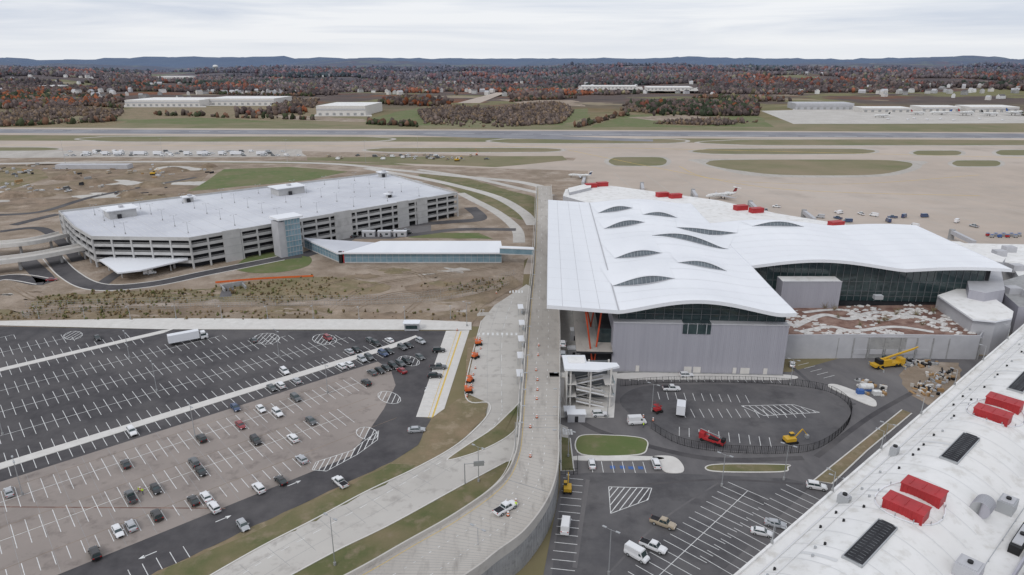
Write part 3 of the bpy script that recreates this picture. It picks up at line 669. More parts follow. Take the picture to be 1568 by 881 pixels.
def rline(pa,pb,w=.14,n=30,k='seam'):
    A_=[];B_=[]
    for i in range(n+1):
        x=pa[0]+(pb[0]-pa[0])*i/n; y=pa[1]+(pb[1]-pa[1])*i/n; A_.append(T(x,y,zr(x,y)+.08)); B_.append(T(x+w*.3,y+w,zr(x+w*.3,y+w)+.08))
    b.grid([A_,B_],k)
for y in range(8,170,9): rline((23.3,y),(79,y),.12)
for y in range(60,122,9): rline((79,y),(XE,y),.12,40)
for y in range(6,172,12): 
    A_=[T(x,y,zr(x,y)+.02) for x in(.3,22.5)]; B_=[T(x,y+.12,zr(x,y)+.02) for x in(.3,22.5)]; b.grid([A_,B_],'seam')
b.obj('roof_seams',TM)
hoods=MB(); hg=MB()
def hood(xc,yc,hf,h,dp,rot,fwd=2.0):
    c,s=math.cos(rot),math.sin(rot); NS=30
    def pt(sv,r): return xc+sv*hf*c-r*dp*s, yc+sv*hf*s+r*dp*c
    S_=[-1+2*i/NS for i in range(NS+1)]
    prof=lambda sv: max(0,1-sv*sv)**1.35
    rows=[]
    for j in range(15):
        r=j/14; rw=[]
        for sv in S_:
            x,y=pt(sv*(1+.12*r),r); hh=h*prof(sv)*(1-r)**2*(1+2*r)
            rw.append(T(x,y,zr(x,y)+.1+hh))
        rows.append(rw)
    hoods.grid(rows,'white')
    f=rows[0]
    lip=[p+Vector((0,-.7*prof(sv),0)) for p,sv in zip(f,S_)]
    hoods.grid([lip,f],'white'); hoods.grid([lip,[p-Vector((0,0,min(.35,.35*prof(sv)+.02))) for p,sv in zip(lip,S_)]],'fascia')
    low_=[]; 
    for sv in S_:
        x,y=pt(sv,-fwd*prof(sv)/dp); low_.append(T(x,y,zr(x,y)+.09))
    hg.grid([[p+Vector((0,-.02,-.12)) for p in f],low_],'glass_s')
    fr=[]
    for sv in S_:
        x,y=pt(sv*1.03,-(fwd+.9)*prof(sv)/dp-.012); fr.append(T(x,y,zr(x,y)+.11))
    hg.grid([low_,fr],'panel2')
    for i in range(2,NS-1,2):
        hg.beam(f[i]+Vector((0,-.1,-.1)),low_[i]+Vector((0,-.05,.05)),.08,'mull')
D=math.radians
for a in((34,26,11,2.4,22,D(4)),(58,42,9,1.9,20,D(-4)),(36.5,60.5,9.5,2.3,24,D(6)),(61,82,16,2.4,22,D(-16)),(36,110,9.5,2.3,24,D(4)),(73,104,13.5,2.3,20,D(-12)),(35,145,9,2.3,20,D(4)),(56,132,8.5,2,20,D(-4)),(107,110,12,2.0,12,D(3))): hood(*a)
hoods.obj('clerestory_hoods',TM,True); hg.obj('clerestory_glazing',TM)
b=MB()
def tb_(x0,x1,y0,y1,z0,z1,k,side=None): b.prism([T(x0,y0),T(x1,y0),T(x1,y1),T(x0,y1)],z0,z1,k,side)
tb_(22,78.5,3.5,60,0,18,'panel2','panel')
for i in range(48):
    x=22.3+i*1.18; b.prism([T(x,3.38),T(x+.45,3.38),T(x+.45,3.5),T(x,3.5)],.3,17.7,'panel')
b.prism([T(21.9,3.2),T(78.7,3.2),T(78.7,3.6),T(21.9,3.6)],17.7,18.15,'panel2')
for i in range(36):
    y=5+i*1.3; b.prism([T(78.5,y),T(78.62,y),T(78.62,y+.5),T(78.5,y+.5)],.3,17.7,'panel')
tb_(44.5,53.5,3.2,6,14.4,18.2,'glass')
for x in(46,49,52): b.prism([T(x,3.1),T(x+.2,3.1),T(x+.2,3.2),T(x,3.2)],14.4,18.2,'mull')
for x,w in((30,1.2),(46,2.5),(49,2.5),(62,1.2),(64.5,3),(72,1.3)): b.prism([T(x,3.25),T(x+w,3.25),T(x+w,3.36),T(x,3.36)],0,2.6,'walk')
b.prism([T(22,3.1),T(78.6,3.1),T(78.6,3.3),T(22,3.3)],0,.5,'conc_wall')
tb_(83,XE-4,58,122,0,22,'dark')
b.obj('walls',TM)
b=MB()
def gwall(p,q,z0,dz,n,k='glass'):
    (x0,y0),(x1,y1)=p,q; pts=[(x0+(x1-x0)*i/n,y0+(y1-y0)*i/n) for i in range(n+1)]
    b.grid([[T(x,y,z0) for x,y in pts],[T(x,y,zr(x,y)-dz) for x,y in pts]],k)
    for x,y in pts: c_=T(x,y); b.box(c_.x,c_.y-.1,z0,zr(x,y)-dz,.16,.3,'mull_d')
    for z in(z0+2,z0+4,z0+8):
        for i in range(n):
            if z<zr(*pts[i])-1.6: b.bar(T(*pts[i]),T(*pts[i+1]),.3,z,z+.12,'mull_d')
gwall((23.5,6.5),(78,6.5),18,1.0,18); gwall((78,6.5),(78,56),18,1,14); gwall((24,6),(24,168),8,1,40); gwall((79,57.6),(XE-6,57.6),8,1,34); gwall((XE-4,58),(XE-4,122),8,1,20); gwall((78,124),(78,170),8,1,14)
b.obj('curtain_wall',TM)
b=MB()
b.prism([T(24.2,6),T(26,6),T(26,168),T(24.2,168)],0,8,'dark')
b.prism([T(79,61),T(80,61),T(80,122),T(79,122)],0,22,'panel')
b.prism([T(10,2),T(22,2),T(22,168),T(10,168)],7.2,7.9,'conc_dk','dark')
for y0 in(10,48,86,124): # vestibule-like dark boxes added to blacken the space under the canopy
    b.prism([T(17.5,y0),T(24,y0),T(24,y0+26),T(17.5,y0+26)],7.91,13,'dark','glass')
b.prism([T(12,6),T(22,6),T(22,7),T(12,7)],0,7.1,'dark')  # dark wall added to black out the void below the canopy
for i in range(9):
    y=5+i*19; 
    for dx,dy in((-3.5,-2),(2.5,3)): b.cyl(T(16,y,VZ if i else 0),T(16+dx,y+dy,23),.28,.28,'strut',8)
b.obj('roof_struts_and_dark_fill',TM)
b=MB()
def wbox(u0,u1,vb,zt,dep,z0=8,k='panel',top='white2'):
    p,q=P(u0,vb,z0),P(u1,vb,z0); b.prism([(p.x,p.y),(q.x,q.y),(q.x+dep*.05,q.y+dep),(p.x+dep*.05,p.y+dep)],0,zt,top,k)
    b.bar((p.x,p.y-.1),(q.x,q.y-.1),.3,zt-.1,zt+.3,'panel2')
wbox(1194,1283,471,18.5,7); wbox(1321,1450,458,15.5,7)
for i in range(30):
    p=P(1194+3*i,471,8); b.box(p.x,p.y-.08,8.2,18.3,.3,.12,'panel')
b.prism(px([(1436,452),(1482,437),(1520,455),(1552,477),(1550,487),(1525,492),(1490,489),(1462,470)],13),0,13,'white2','panel2')
b.prism(px([(1436,452),(1482,437),(1520,455),(1552,477),(1550,487),(1525,492),(1490,489),(1462,470)],13.6),13.02,13.6,'white2','fascia')
for u_ in range(1450,1490,8): q=P(u_,462+(u_-1450)*.62,11); b.box(q.x,q.y-.3,8,12,1.6,.3,'dark')
b.prism(px([(1478,405),(1532,402),(1540,440),(1510,445),(1485,440)],18),0,17,'panel2','panel')
for u_,v_2,lx,ly,h in((1500,425,5,4,2),(1518,412,4,3,1.6),(1495,412,3,3,1.3),(1345,452,3,2,1.5)): p=P(u_,v_2,17); b.box(p.x,p.y,17 if v_2<450 else 15.5,(17 if v_2<450 else 15.5)+h,lx,ly,'metal')
b.obj('annex_blocks',TM)
GD=empty('garden_terrace'); b=MB(); gp=px([(1205,515),(1200,472),(1290,468),(1440,466),(1492,500),(1498,517)],8); b.prism(gp,0,7.8,'mulch','conc_wall')
wall_line(b,[P(1200,517,8),P(1350,516,8),P(1500,518,8),P(1512,500,8)],.5,0,9,'panel2'); b.obj('podium',GD)
b=MB(); p0,p1=P(1208,549),P(1497,551)
for i in range(12): c_=p0.lerp(p1,(i+.5)/12); b.box(c_.x,c_.y+.5,1.6,3.4,4.4,.4,'panel2') 
for i in range(13): c_=p0.lerp(p1,i/12); b.box(c_.x,c_.y+.4,0,7.8,.4,.4,'conc_wall')
b.bar(p0+Vector((0,.8,0)),p1+Vector((0,.8,0)),.5,0,8,'conc_wall'); b.bar(p0+Vector((0,.7,0)),p1+Vector((0,.7,0)),.6,7.9,8.3,'panel2'); b.obj('podium_wall',GD)
b=MB()
for l,w in(([(1215,500),(1260,482),(1300,488),(1340,478),(1400,484),(1450,496)],1.4),([(1225,508),(1270,500),(1310,506),(1370,500),(1430,508)],1.1),([(1230,478),(1290,474),(1350,490),(1400,475)],1.0)):
    ribbon(b,cr([P(u_,v_2,8) for u_,v_2 in l]),-w,w,7.86+w*.01,'rock')
b.obj('garden_path',GD)
k_=0
b=MB()
while k_<300:
    x=random.uniform(90,170); y=random.uniform(215,262)
    if inpoly(x,y,gp):
        r=random.uniform(.25,1.15)
        if math.sin(x/4)+math.sin(y/5+x/9)<-.2: continue
        vv=ico*rng.uniform(.75,1.2,(12,1))*np.array([r*1.4,r,r*.5])+np.array([x,y,7.9]); n=len(b.v); b.v+=[tuple(q) for q in vv]; b.f+=[tuple(int(a)+n for a in f) for f in icf]; b.m+=[b.mi('rock')]*20; k_+=1
b.obj('boulder_garden',GD)
b=MB()
for i in range(14):
    p=P(random.uniform(1230,1450),random.uniform(470,500),8)
    for k_ in range(26):
        a=random.uniform(0,6.28); e=random.uniform(.3,1.3); l=random.uniform(.8,2.4); b.cyl((p.x,p.y,7.9),(p.x+math.cos(a)*math.cos(e)*l,p.y+math.sin(a)*math.cos(e)*l,7.9+l*math.sin(e)*1.3),.07,.02,'olive' if k_%2 else 'brown',3,False)
b.obj('garden_shrubs',GD)
# stair tower
ST=empty('stair_tower'); b=MB(); c0=P(903,624); X0,Y0=c0.x,c0.y
for x in(-6,0,6):
    for y in(0,6): b.cyl((X0+x,Y0+y,0),(X0+x,Y0+y,13),.28,.28,'walk',8)
b.obj('columns',ST); b=MB()
for z in(4,8): 
    b.box(X0-5.6,Y0+3,z-.3,z,2.8,7,'walk'); b.box(X0+5.6,Y0+3,z-.3,z,2.8,7,'walk')
    for xx in(-7,7): b.box(X0+xx,Y0+3,z,z+1.1,.08,7,'glass_b'); b.box(X0+xx,Y0+3,z+1.1,z+1.2,.14,7,'walk')
for z0,x0,x1,y in((0,4.2,-4.2,1.3),(2,-4.2,4.2,4.7),(4,4.2,-4.2,1.3),(6,-4.2,4.2,4.7)):
    for i in range(12):
        f=i/12; xx=x0+(x1-x0)*(f+.5/12); b.box(X0+xx,Y0+y,z0+2*f-.25,z0+2*f+.17,.72,2.4,'conc')
    for s in(-1.25,1.25): b.beam((X0+x0,Y0+y+s,z0+1),(X0+x1,Y0+y+s,z0+3),.12,'walk'); b.beam((X0+x0,Y0+y+s,z0+.1),(X0+x1,Y0+y+s,z0+2.1),.25,'white')
b.obj('stairs',ST); b=MB()
b.prism([(X0-8,Y0-1),(X0+2,Y0-1.8),(X0+8.5,Y0+1),(X0+8,Y0+3.4),(X0-1,Y0+4.2),(X0-1,Y0+9),(X0-8,Y0+9)],12.6,13.2,'white'); b.box(X0-4,Y0+5,13.22,13.6,5,4,'white2')
b.box(X0-7.2,Y0+2,0,12.6,.4,6,'walk'); b.box(X0-9,Y0+6,7.6,8,6,3,'walk'); b.box(X0,Y0+6.6,0,12.5,13,.2,'mull_d'); b.obj('canopy',ST)
b=MB()
for i,(u_,v_2,w,d_x,h) in enumerate(((880,520,3,3,4),(878,545,4,3,3),(890,505,3,4,4.5),(882,644,5,2.5,2.6),(872,636,3,3,2))):
    p=P(u_,v_2); b.box(p.x,p.y,.05,h,w,d_x,'panel2'); b.box(p.x,p.y,h,h+.25,w+.5,d_x+.5,'white')
    b.box(p.x,p.y-d_x/2-.02,.1,2,1,.06,'dark')
b.obj('utility_kiosk')
# ---------------------------------------------------------------- concourse behind and east
CN=empty('concourse'); b=MB()
b.prism(px([(866,290),(905,282),(940,285),(1100,307),(1190,327),(1300,345),(1390,365),(1390,400),(1150,390),(1000,340),(862,300)],11),0,11,'white2','panel2')
b.prism(px([(870,288),(905,280),(905,287),(872,295)],13),11,13,'white2','panel2')
b.prism(px([(1455,372),(1568,374),(1700,380),(1700,430),(1530,400)],11),0,10.9,'white2','panel2')
b.prism(px([(1420,368),(1470,370),(1540,395),(1535,402),(1480,395)],14),0,14,'white2','panel2')
b.prism(px([(1530,432),(1570,420),(1700,440),(1700,480),(1560,470),(1540,452)],12),0,12,'conc_wall','panel')
b.prism(px([(1545,400),(1700,402),(1700,428),(1560,424)],9),0,9,'white2','panel2')
for u_,v_2,z in((1550,445,13),(1580,452,13),(1556,410,10),(1545,382,12),(1530,388,12)): p=P(u_,v_2,z); b.box(p.x,p.y,z-2,z+1.5,5,4,'panel2')
b.obj('building_mass',CN); b=MB()
for u_,v_2 in((905,285),(922,283),(1014,299),(1034,301),(1134,319),(1158,323),(1280,344)):
    p=P(u_,v_2,12); b.box(p.x,p.y,11,13.6,8,4.2,'red',.3); b.box(p.x,p.y,13.6,13.9,8.4,4.5,'red',.3)
b.obj('rooftop_units',CN); b=MB()
for u_,v_2 in((890,279),(980,288),(1060,299),(1150,318),(1235,333),(1470,366)):
    p=P(u_,v_2,4); b.beam((p.x,p.y-12,5),(p.x+4,p.y+14,4.5),2.2,'panel2'); b.cyl((p.x+4,p.y+14,0),(p.x+4,p.y+14,6),1.6,1.6,'conc_wall',10)
b.obj('jet_bridges',CN)
# ---------------------------------------------------------------- old terminal vault
OT=empty('vaulted_terminal'); CR=12.8
RO=P(1470,687,CR).xy
def Q(a,b,z=0): r=RO+ax*a+bx*b; return Vector((r.x,r.y,z))
_e=P(1568,498,9.2).xy-RO; EB=_e.dot(bx)
VW=EB-2.6
def vz(b_): 
    return 8.8+(CR-8.8)*max(0,math.cos(math.pi/2*b_/VW))**.9 if abs(b_)<VW else 8.8
b=MB(); bs_=[EB-.1,VW]+[VW-2*VW*i/24 for i in range(1,24)]+[-VW,-60]; As=[-110+i*6 for i in range(46)]
b.grid([[Q(a,bb,vz(bb)) for bb in bs_] for a in As],'white2'); b.obj('roof_membrane',OT,True)
b=MB(); b.prism([Q(-110,EB),Q(160,EB),Q(160,-60),Q(-110,-60)],0,8.7,'panel2','panel')
b.bar(Q(-110,EB),Q(160,EB),.5,8.5,9.5,'white2')
b.obj('walls',OT); b=MB()
for a in As[::1]: 
    rw=[Q(a,bb,vz(bb)+.03) for bb in bs_[1:-1]]; rw2=[Q(a+.2,bb,vz(bb)+.03) for bb in bs_[1:-1]]; b.grid([rw,rw2],'seam')
b.bar(Q(-110,VW+.1),Q(160,VW+.1),.35,8.8,9.1,'seam'); b.bar(Q(-110,VW*.75),Q(160,VW*.75),.14,vz(VW*.75),vz(VW*.75)+.2,'seam')
for i in range(64):
    a=-70+i*3.1+random.uniform(-1,1); bv=random.choice((.52,.6,.85))*VW
    if i%4<2 or random.random()<.3: p=Q(a,bv); z=vz(bv); b.cyl((p.x,p.y,z-1),(p.x,p.y,z+.5),.26,.26,'black' if random.random()<.6 else 'metal',8)
for i in range(5):
    a=-60+i*30; rw=[Q(a,bb,vz(bb)+.05) for bb in bs_[4:12]]; rw2=[Q(a+1,bb,vz(bb)+.05) for bb in bs_[4:12]]; b.grid([rw,rw2],'seam')
b.obj('roof_seams_and_vents',OT)
b=MB()
for a0 in(-50,0,52,104):
    rows=[]
    for i in range(9):
        bb=-1.7+3.4*i/8; rows.append([Q(a,bb,CR+.2+.45*math.cos(bb/1.7*1.4)) for a in(a0-8,a0+8)])
    b.grid(rows,'dark')
    for e in(-8,8): b.bar(Q(a0+e,-1.8),Q(a0+e,1.8),.25,CR-.3,CR+.5,'metal')
    for s in(-1.8,1.8): b.bar(Q(a0-8,s),Q(a0+8,s),.2,CR-.3,CR+.3,'metal')
    for i in range(17): 
        a=a0-8+16*i/16; b.bar(Q(a,-1.2),Q(a,1.2),.06,CR+.5,CR+.64,'mull_d')
b.obj('skylights',OT); b=MB()
mids=[]
for (u1,v1),(u2,v2) in((((1413,757),(1386,782))),(((1537,621),(1519,639)))):
    pa=P(u1,v1,CR).xy-RO; pb=P(u2,v2,CR).xy-RO
    for q_ in(pa,pb): 
        a0,bb=q_.dot(ax),q_.dot(bx); mids.append(a0)
        p=Q(a0,bb); b.box(p.x,p.y,CR-1,CR+1.7,4.0,7.6,'red',AA); b.box(p.x,p.y,CR+1.7,CR+1.95,4.3,7.9,'red',AA)
        for i in range(9): 
            for sgn in(-1,1): 
                qq=Q(a0+sgn*2.05,bb-3.4+i*.85); b.box(qq.x,qq.y,CR-.8,CR+1.65,.1,.2,'red',AA)
        for i in range(3): qq=Q(a0,bb-2.4+i*2.4); b.box(qq.x,qq.y,CR+1.96,CR+2.06,2.6,.2,'red',AA)
for a0 in((mids[0]+mids[1])/2,(mids[2]+mids[3])/2): 
    for t in range(24):
        an=math.pi*t/12; bb1=6.2*math.sin(an); bb2=6.2*math.sin(an+math.pi/12); p=Q(a0+8.2*math.cos(an),bb1); p2=Q(a0+8.2*math.cos(an+math.pi/12),bb2)
        b.beam((p.x,p.y,vz(bb1)+.2),(p2.x,p2.y,vz(bb2)+.2),.22,'white')
        if t%2==0: b.cyl((p.x,p.y,vz(bb1)),(p.x,p.y,vz(bb1)+.9),.12,.12,'metal',6)
b.obj('rooftop_plant_housings',OT); b=MB()
for a0,bb,lx,ly,h,k in((-12,-13,4,3,2.4,'metal'),(-40,-14,4,4,2.4,'panel2'),(8,-14,3,3,2,'metal'),(-22,-18,10,2,1.6,'black'),(-36,EB-3.4,1.6,2.4,2,'metal'),(14,-19,8,3,1.6,'metal'),(30,-16,4,3,2.4,'panel2'),(-8,EB-3,2,1.6,2.2,'metal')):
    p=Q(a0,bb); b.box(p.x,p.y,8.7,9+h,lx,ly,k,AA); b.box(p.x,p.y,9+h,9.2+h,lx*.8,ly*.8,'panel2',AA); b.cyl((p.x,p.y,9.2+h),(p.x,p.y,9.6+h),.5,.5,'black',10)
b.cyl(Q(-20,-10,11),Q(-16,-10,11),1.8,1.8,'metal',16)
for i in range(8): b.cyl(Q(-20+i*.55,-10,11),Q(-19.85+i*.55,-10,11),1.86,1.86,'panel',16)
for a0 in range(-60,100,9): b.beam(Q(a0,-15.5,9.3),Q(a0+9,-15.5,9.3),.12,'metal'); b.beam(Q(a0,-15.5,8.8),Q(a0,-15.5,9.3),.15,'metal')
b.bar(Q(-60,-20),Q(120,-20),.4,8.7,10.5,'panel'); b.prism([Q(-60,-21),Q(120,-21),Q(120,-50),Q(-60,-50)],8.75,9.4,'conc_wall')
b.obj('roof_equipment',OT)
# ---------------------------------------------------------------- vehicles
def paint(name,c): return mk('paint_'+name,c,rough=.3,coat=.6,spec=.5)
PC={n:paint(n,c) for n,c in dict(white=(.74,.74,.75),black=(.012,.012,.014),silver=(.40,.41,.43),grey=(.09,.095,.10),blue=(.03,.06,.14),red=(.24,.02,.025),tan=(.40,.33,.24)).items()}
def car_mesh(kind,col):
    b=MB(); p=PC[col]
    if kind=='sedan': L_,W,bz,gx=4.75,.91,.98,((-1.95,1.15),(-1.2,.35),1.44); sec=[(-2.37,.7,.45,.8),(-2.25,.84,.3,.98),(-1.5,.9,.25,1.02),(0,.91,.22,.98),(1.1,.9,.25,.94),(1.95,.86,.28,.80),(2.3,.72,.38,.62)]
    elif kind=='suv': L_,W,bz,gx=4.8,.95,1.1,((-2.2,1.0),(-1.95,.35),1.74); sec=[(-2.38,.8,.5,1.0),(-2.28,.92,.35,1.14),(-1.2,.95,.3,1.14),(0,.95,.3,1.12),(1.1,.94,.3,1.08),(2.05,.9,.35,.98),(2.36,.78,.45,.75)]
    elif kind=='pickup': L_,W,bz,gx=5.8,.98,1.15,((-.75,1.35),(-.55,.75),1.88); sec=[(-2.88,.9,.6,1.1),(-2.8,.97,.45,1.18),(-1.0,.98,.4,1.18),(.5,.98,.4,1.15),(1.5,.97,.4,1.15),(2.5,.94,.45,1.08),(2.88,.85,.55,.85)]
    else: L_,W,bz,gx=5.6,1.0,1.25,((-2.7,2.0),(-2.65,1.35),2.45); sec=[(-2.78,.95,.45,1.2),(-2.7,1,.4,1.3),(0,1,.35,1.3),(1.9,1,.35,1.25),(2.6,.95,.4,1.05),(2.8,.85,.5,.8)]
    prev=None
    for x,w,zl,zt in sec:
        zm=zl+(zt-zl)*.55
        r=[(x,-w*.93,zl),(x,-w,zm),(x,-w*.9,zt),(x,-w*.4,zt+.05),(x,w*.4,zt+.05),(x,w*.9,zt),(x,w,zm),(x,w*.93,zl)]
        if prev:
            for i in range(8): b.face([prev[i],r[i],r[(i+1)%8],prev[(i+1)%8]],p)
        else: b.face(r,p)
        prev=r
    b.face(prev[::-1],p)
    (a0,a1),(t0,t1),tz=gx; wb,wt=W*.88,W*.72
    if kind=='van': wt=W*.9
    B=[(a0,-wb,bz-.05),(a1,-wb,bz-.05),(a1,wb,bz-.05),(a0,wb,bz-.05)]; Tp=[(t0,-wt,tz),(t1,-wt,tz),(t1,wt,tz),(t0,wt,tz)]
    mid=[tuple(np.array(B[i])*.18+np.array(Tp[i])*.82) for i in range(4)]
    for i in range(4):
        k='glass' if (kind!='van' or i==1) else p
        b.face([B[i],B[(i+1)%4],mid[(i+1)%4],mid[i]],k); b.face([mid[i],mid[(i+1)%4],Tp[(i+1)%4],Tp[i]],p)
    b.face(Tp,p); b.face([(t0+.15,-wt+.12,tz+.04),(t1-.1,-wt+.12,tz+.03),(t1-.1,wt-.12,tz+.03),(t0+.15,wt-.12,tz+.04)],p)
    for i in range(4): b.beam(B[i],Tp[i],.05,p)
    if kind!='van':
        for s in(-1,1): xm=(a0+a1)/2; b.beam((xm,s*wb,bz),((t0+t1)/2,s*wt,tz),.045,p)
    else:
        for s in(-1,1): b.face([(.9,s*(wb+.02),bz+.15),(1.6,s*(wb+.02),bz+.15),(1.3,s*(wt+.03),tz-.45),(.9,s*(wt+.03),tz-.45)],'glass')
    if kind=='pickup': b.box(-1.85,0,1.15,1.245,1.9,1.55,'dark'); 
    wr=.34 if kind=='sedan' else .4
    for x in(-L_*.3,L_*.31):
        for s in(-1,1): b.cyl((x,s*(W-.22),wr),(x,s*(W+.02),wr),wr,wr,'rubber',12); b.cyl((x,s*(W+.02),wr),(x,s*(W+.035),wr),wr*.6,wr*.55,'metal',10)
    for s in(-1,1):
        b.box(L_/2-.2,s*W*.65,sec[-1][3]-.12,sec[-1][3]+.06,.32,.34,'headlight'); b.box(-L_/2+.1,s*W*.72,sec[0][3]-.12,sec[0][3]+.08,.2,.3,'taillight'); b.box(a1-.25,s*(W+.08),bz-.05,bz+.12,.14,.22,p)
    b.box(L_/2-.07,0,.4,.62,.2,W*1.1,'black')
    return b.mesh(kind+'_'+col)
CM={}
def place(kind,col,x,y,ang,z=.06,name=None):
    k=(kind,col)
    if k not in CM: CM[k]=car_mesh(kind,col)
    o=bpy.data.objects.new(name or dict(sedan='parked_car',suv='parked_suv',pickup='pickup_truck',van='cargo_van')[kind],CM[k]); o.location=(x,y,z); o.rotation_euler=(0,0,ang); s_=random.uniform(.96,1.05); o.scale=(s_,random.uniform(.97,1.03),random.uniform(.96,1.06)); scene.collection.objects.link(o); return o
cars=[(22,748,'sedan','silver'),(203,663,'suv','white'),(315,674,'suv','black'),(365,657,'sedan','red'),(392,679,'suv','black'),(453,670,'suv','white'),(476,646,'sedan','grey'),(355,627,'sedan','blue'),(400,627,'sedan','white'),(421,631,'suv','white'),(455,606,'suv','grey'),(409,595,'sedan','grey'),(430,586,'suv','white'),(429,567,'suv','white'),(443,580,'sedan','silver'),(460,706,'sedan','silver'),(433,736,'sedan','black'),(187,716,'sedan','black'),(296,711,'suv','grey'),(308,726,'sedan','black'),(393,751,'suv','white'),(229,752,'sedan','black'),(196,760,'pickup','grey'),(305,768,'sedan','black'),(322,762,'sedan','white'),(333,777,'suv','white'),(210,805,'sedan','silver'),(241,789,'suv','black'),(173,820,'sedan','white'),(148,849,'suv','black'),(365,811,'sedan','silver'),(565,585,'suv','black'),(567,570,'sedan','grey'),(521,559,'suv','white'),(535,555,'sedan','white'),(550,550,'suv','silver'),(525,537,'sedan','silver'),(541,532,'sedan','black'),(566,547,'suv','grey'),(590,562,'sedan','black'),(600,567,'suv','black'),(612,564,'sedan','red'),(618,549,'suv','black'),(633,546,'sedan','grey'),(585,545,'suv','blue'),(597,537,'sedan','black'),(610,531,'suv','grey'),(562,523,'sedan','grey'),(573,525,'suv','black'),(590,519,'sedan','white'),(620,527,'sedan','black'),(636,522,'suv','silver'),(502,521,'suv','red'),(380,520,'sedan','grey'),(150,518,'sedan','black'),(598,556,'suv','grey'),(578,571,'sedan','black')]
used=set()
for u_,v_2,kd,cl in cars:
    p=P(u_,v_2+2); r=Vector((p.x,p.y))-OA; a=r.dot(ax); bb=r.dot(bx)
    ai=math.floor(a/2.7)
    near=min(rowc,key=lambda q:abs(q-bb)); sn=abs(near-bb)<3.2
    while (ai,round(near if sn else bb)) in used: ai+=1
    used.add((ai,round(near if sn else bb))); a=(ai+.5)*2.7
    if sn: bb=near+random.uniform(-.3,.3)
    x,y=Lc(a,bb); place(kd,cl,x,y,AA+math.pi/2+(math.pi if random.random()<.5 else 0)+random.uniform(-.03,.03),.09)
def pc(u_,v_2,kd,cl,ang,z=.09,name=None): p=P(u_,v_2+2,z); return place(kd,cl,p.x,p.y,ang,z,name)
pc(638,659,'sedan','silver',.1); pc(521,740,'pickup','white',AA+1.6); pc(672,537,'suv','black',.1); pc(666,576,'suv','black',.05); pc(671,563,'pickup','grey',.05)
pc(774,780,'pickup','white',.75,VZ+.02)
pc(906,711,'sedan','white',1.57); pc(1004,711,'suv','white',1.57); pc(918,635,'suv','white',.1); pc(975,647,'van','white',.1); pc(1028,596,'pickup','white',.0); pc(1051,575,'suv','white',.05); pc(1213,558,'sedan','white',1.2)
pc(1015,803,'pickup','tan',-.55); pc(1166,816,'sedan','white',-.35); pc(1187,803,'sedan','silver',-.3); pc(1250,746,'suv','white',-.3); pc(975,852,'van','white',-.75); pc(1000,839,'pickup','white',-.6); pc(866,808,'van','white',1.4); pc(862,527,'suv','white',1.5,VZ+.02); pc(862,543,'suv','silver',1.5,VZ+.02)
pc(230,418,'van','white',.4); pc(80,428,'sedan','red',.3)
for i in range(46): 
    u_=random.uniform(100,460); pc(u_,random.choice((231,234,237)),random.choice(('van','pickup','van','suv')),random.choice(('white','white','silver','grey')),random.uniform(-.3,.3))
for i in range(34): pc(random.uniform(500,760),random.uniform(236,243),random.choice(('van','pickup')),random.choice(('white','tan','grey')),random.uniform(0,3))
for i in range(22): pc(random.uniform(500,640),random.uniform(350,362),random.choice(('sedan','suv')),random.choice(('white','black','grey','silver')),random.uniform(.6,.8))
for i in range(12): pc(random.uniform(0,200),random.uniform(256,300),random.choice(('van','pickup')),random.choice(('white','tan','grey')),random.uniform(0,3))
for u_,v_2 in((1390,182),(1400,180),(1420,182),(1440,181),(1460,183),(1535,183),(1500,181),(1360,181)): pc(u_,v_2,'van','white',.2)
def truck(name,u_,v_2,ang,L_=12,col='white',z=.06):
    b=MB(); b.box(-1,0,1.1,4.0,L_,2.5,'fascia' if col=='white' else PC[col]); b.box(-1,0,.8,1.1,L_,1.0,'black')
    b.prism([(L_/2-.6,-1.2),(L_/2+1.6,-1.2),(L_/2+2,-.9),(L_/2+2,.9),(L_/2+1.6,1.2),(L_/2-.6,1.2)],.6,1.7,PC['white']); b.prism([(L_/2-.5,-1.15),(L_/2+1.4,-1.1),(L_/2+1.4,1.1),(L_/2-.5,1.15)],1.7,2.5,'glass'); b.prism([(L_/2-.5,-1.15),(L_/2+1.1,-1.1),(L_/2+1.1,1.1),(L_/2-.5,1.15)],2.5,3.1,PC['white'])
    for x in(-L_/2+.5,-L_/2+1.7,L_/2-1.2,L_/2+.9):
        for s in(-1.1,1.1): b.cyl((x,s-.15,.5),(x,s+.15,.5),.5,.5,'rubber',12)
    o=b.obj(name); p=P(u_,v_2); o.location=(p.x,p.y,z); o.rotation_euler=(0,0,ang)
truck('semi_truck',287,524,.55,10.5); 
truck('box_truck',1042,634,1.3,4)
for i in range(10): truck('site_trailer_truck',130+i*30+random.uniform(-8,8),238,random.uniform(-.1,.1),random.choice((6,9,12)))
def boomlift(u_,v_2,ang,k='orange',up=7,s_=.85):
    b=MB(); b.box(0,0,.5,1.1,2.6,1.9,'black'); b.box(-.3,0,1.1,1.9,2.4,1.6,k)
    for x in(-1,1):
        for s in(-1,1): b.cyl((x,s*.8,.5),(x,s*1.15,.5),.5,.5,'rubber',10)
    b.beam((-1,0,1.8),(1.8,0,up*.6),.22,k); b.beam((1.8,0,up*.6),(-.6,0,up),.18,k); b.box(-1.1,0,up-.3,up-.2,1,1.6,k)
    for x in(-1.6,-.6):
        for s in(-.8,.8): b.beam((x,s,up-.3),(x,s,up+.8),.04,k)
    for s in(-.8,.8): b.beam((-1.6,s,up+.8),(-.6,s,up+.8),.04,k)
    o=b.obj('boom_lift'); p=P(u_,v_2); o.location=(p.x,p.y,.08); o.rotation_euler=(0,0,ang); o.scale=(s_,)*3
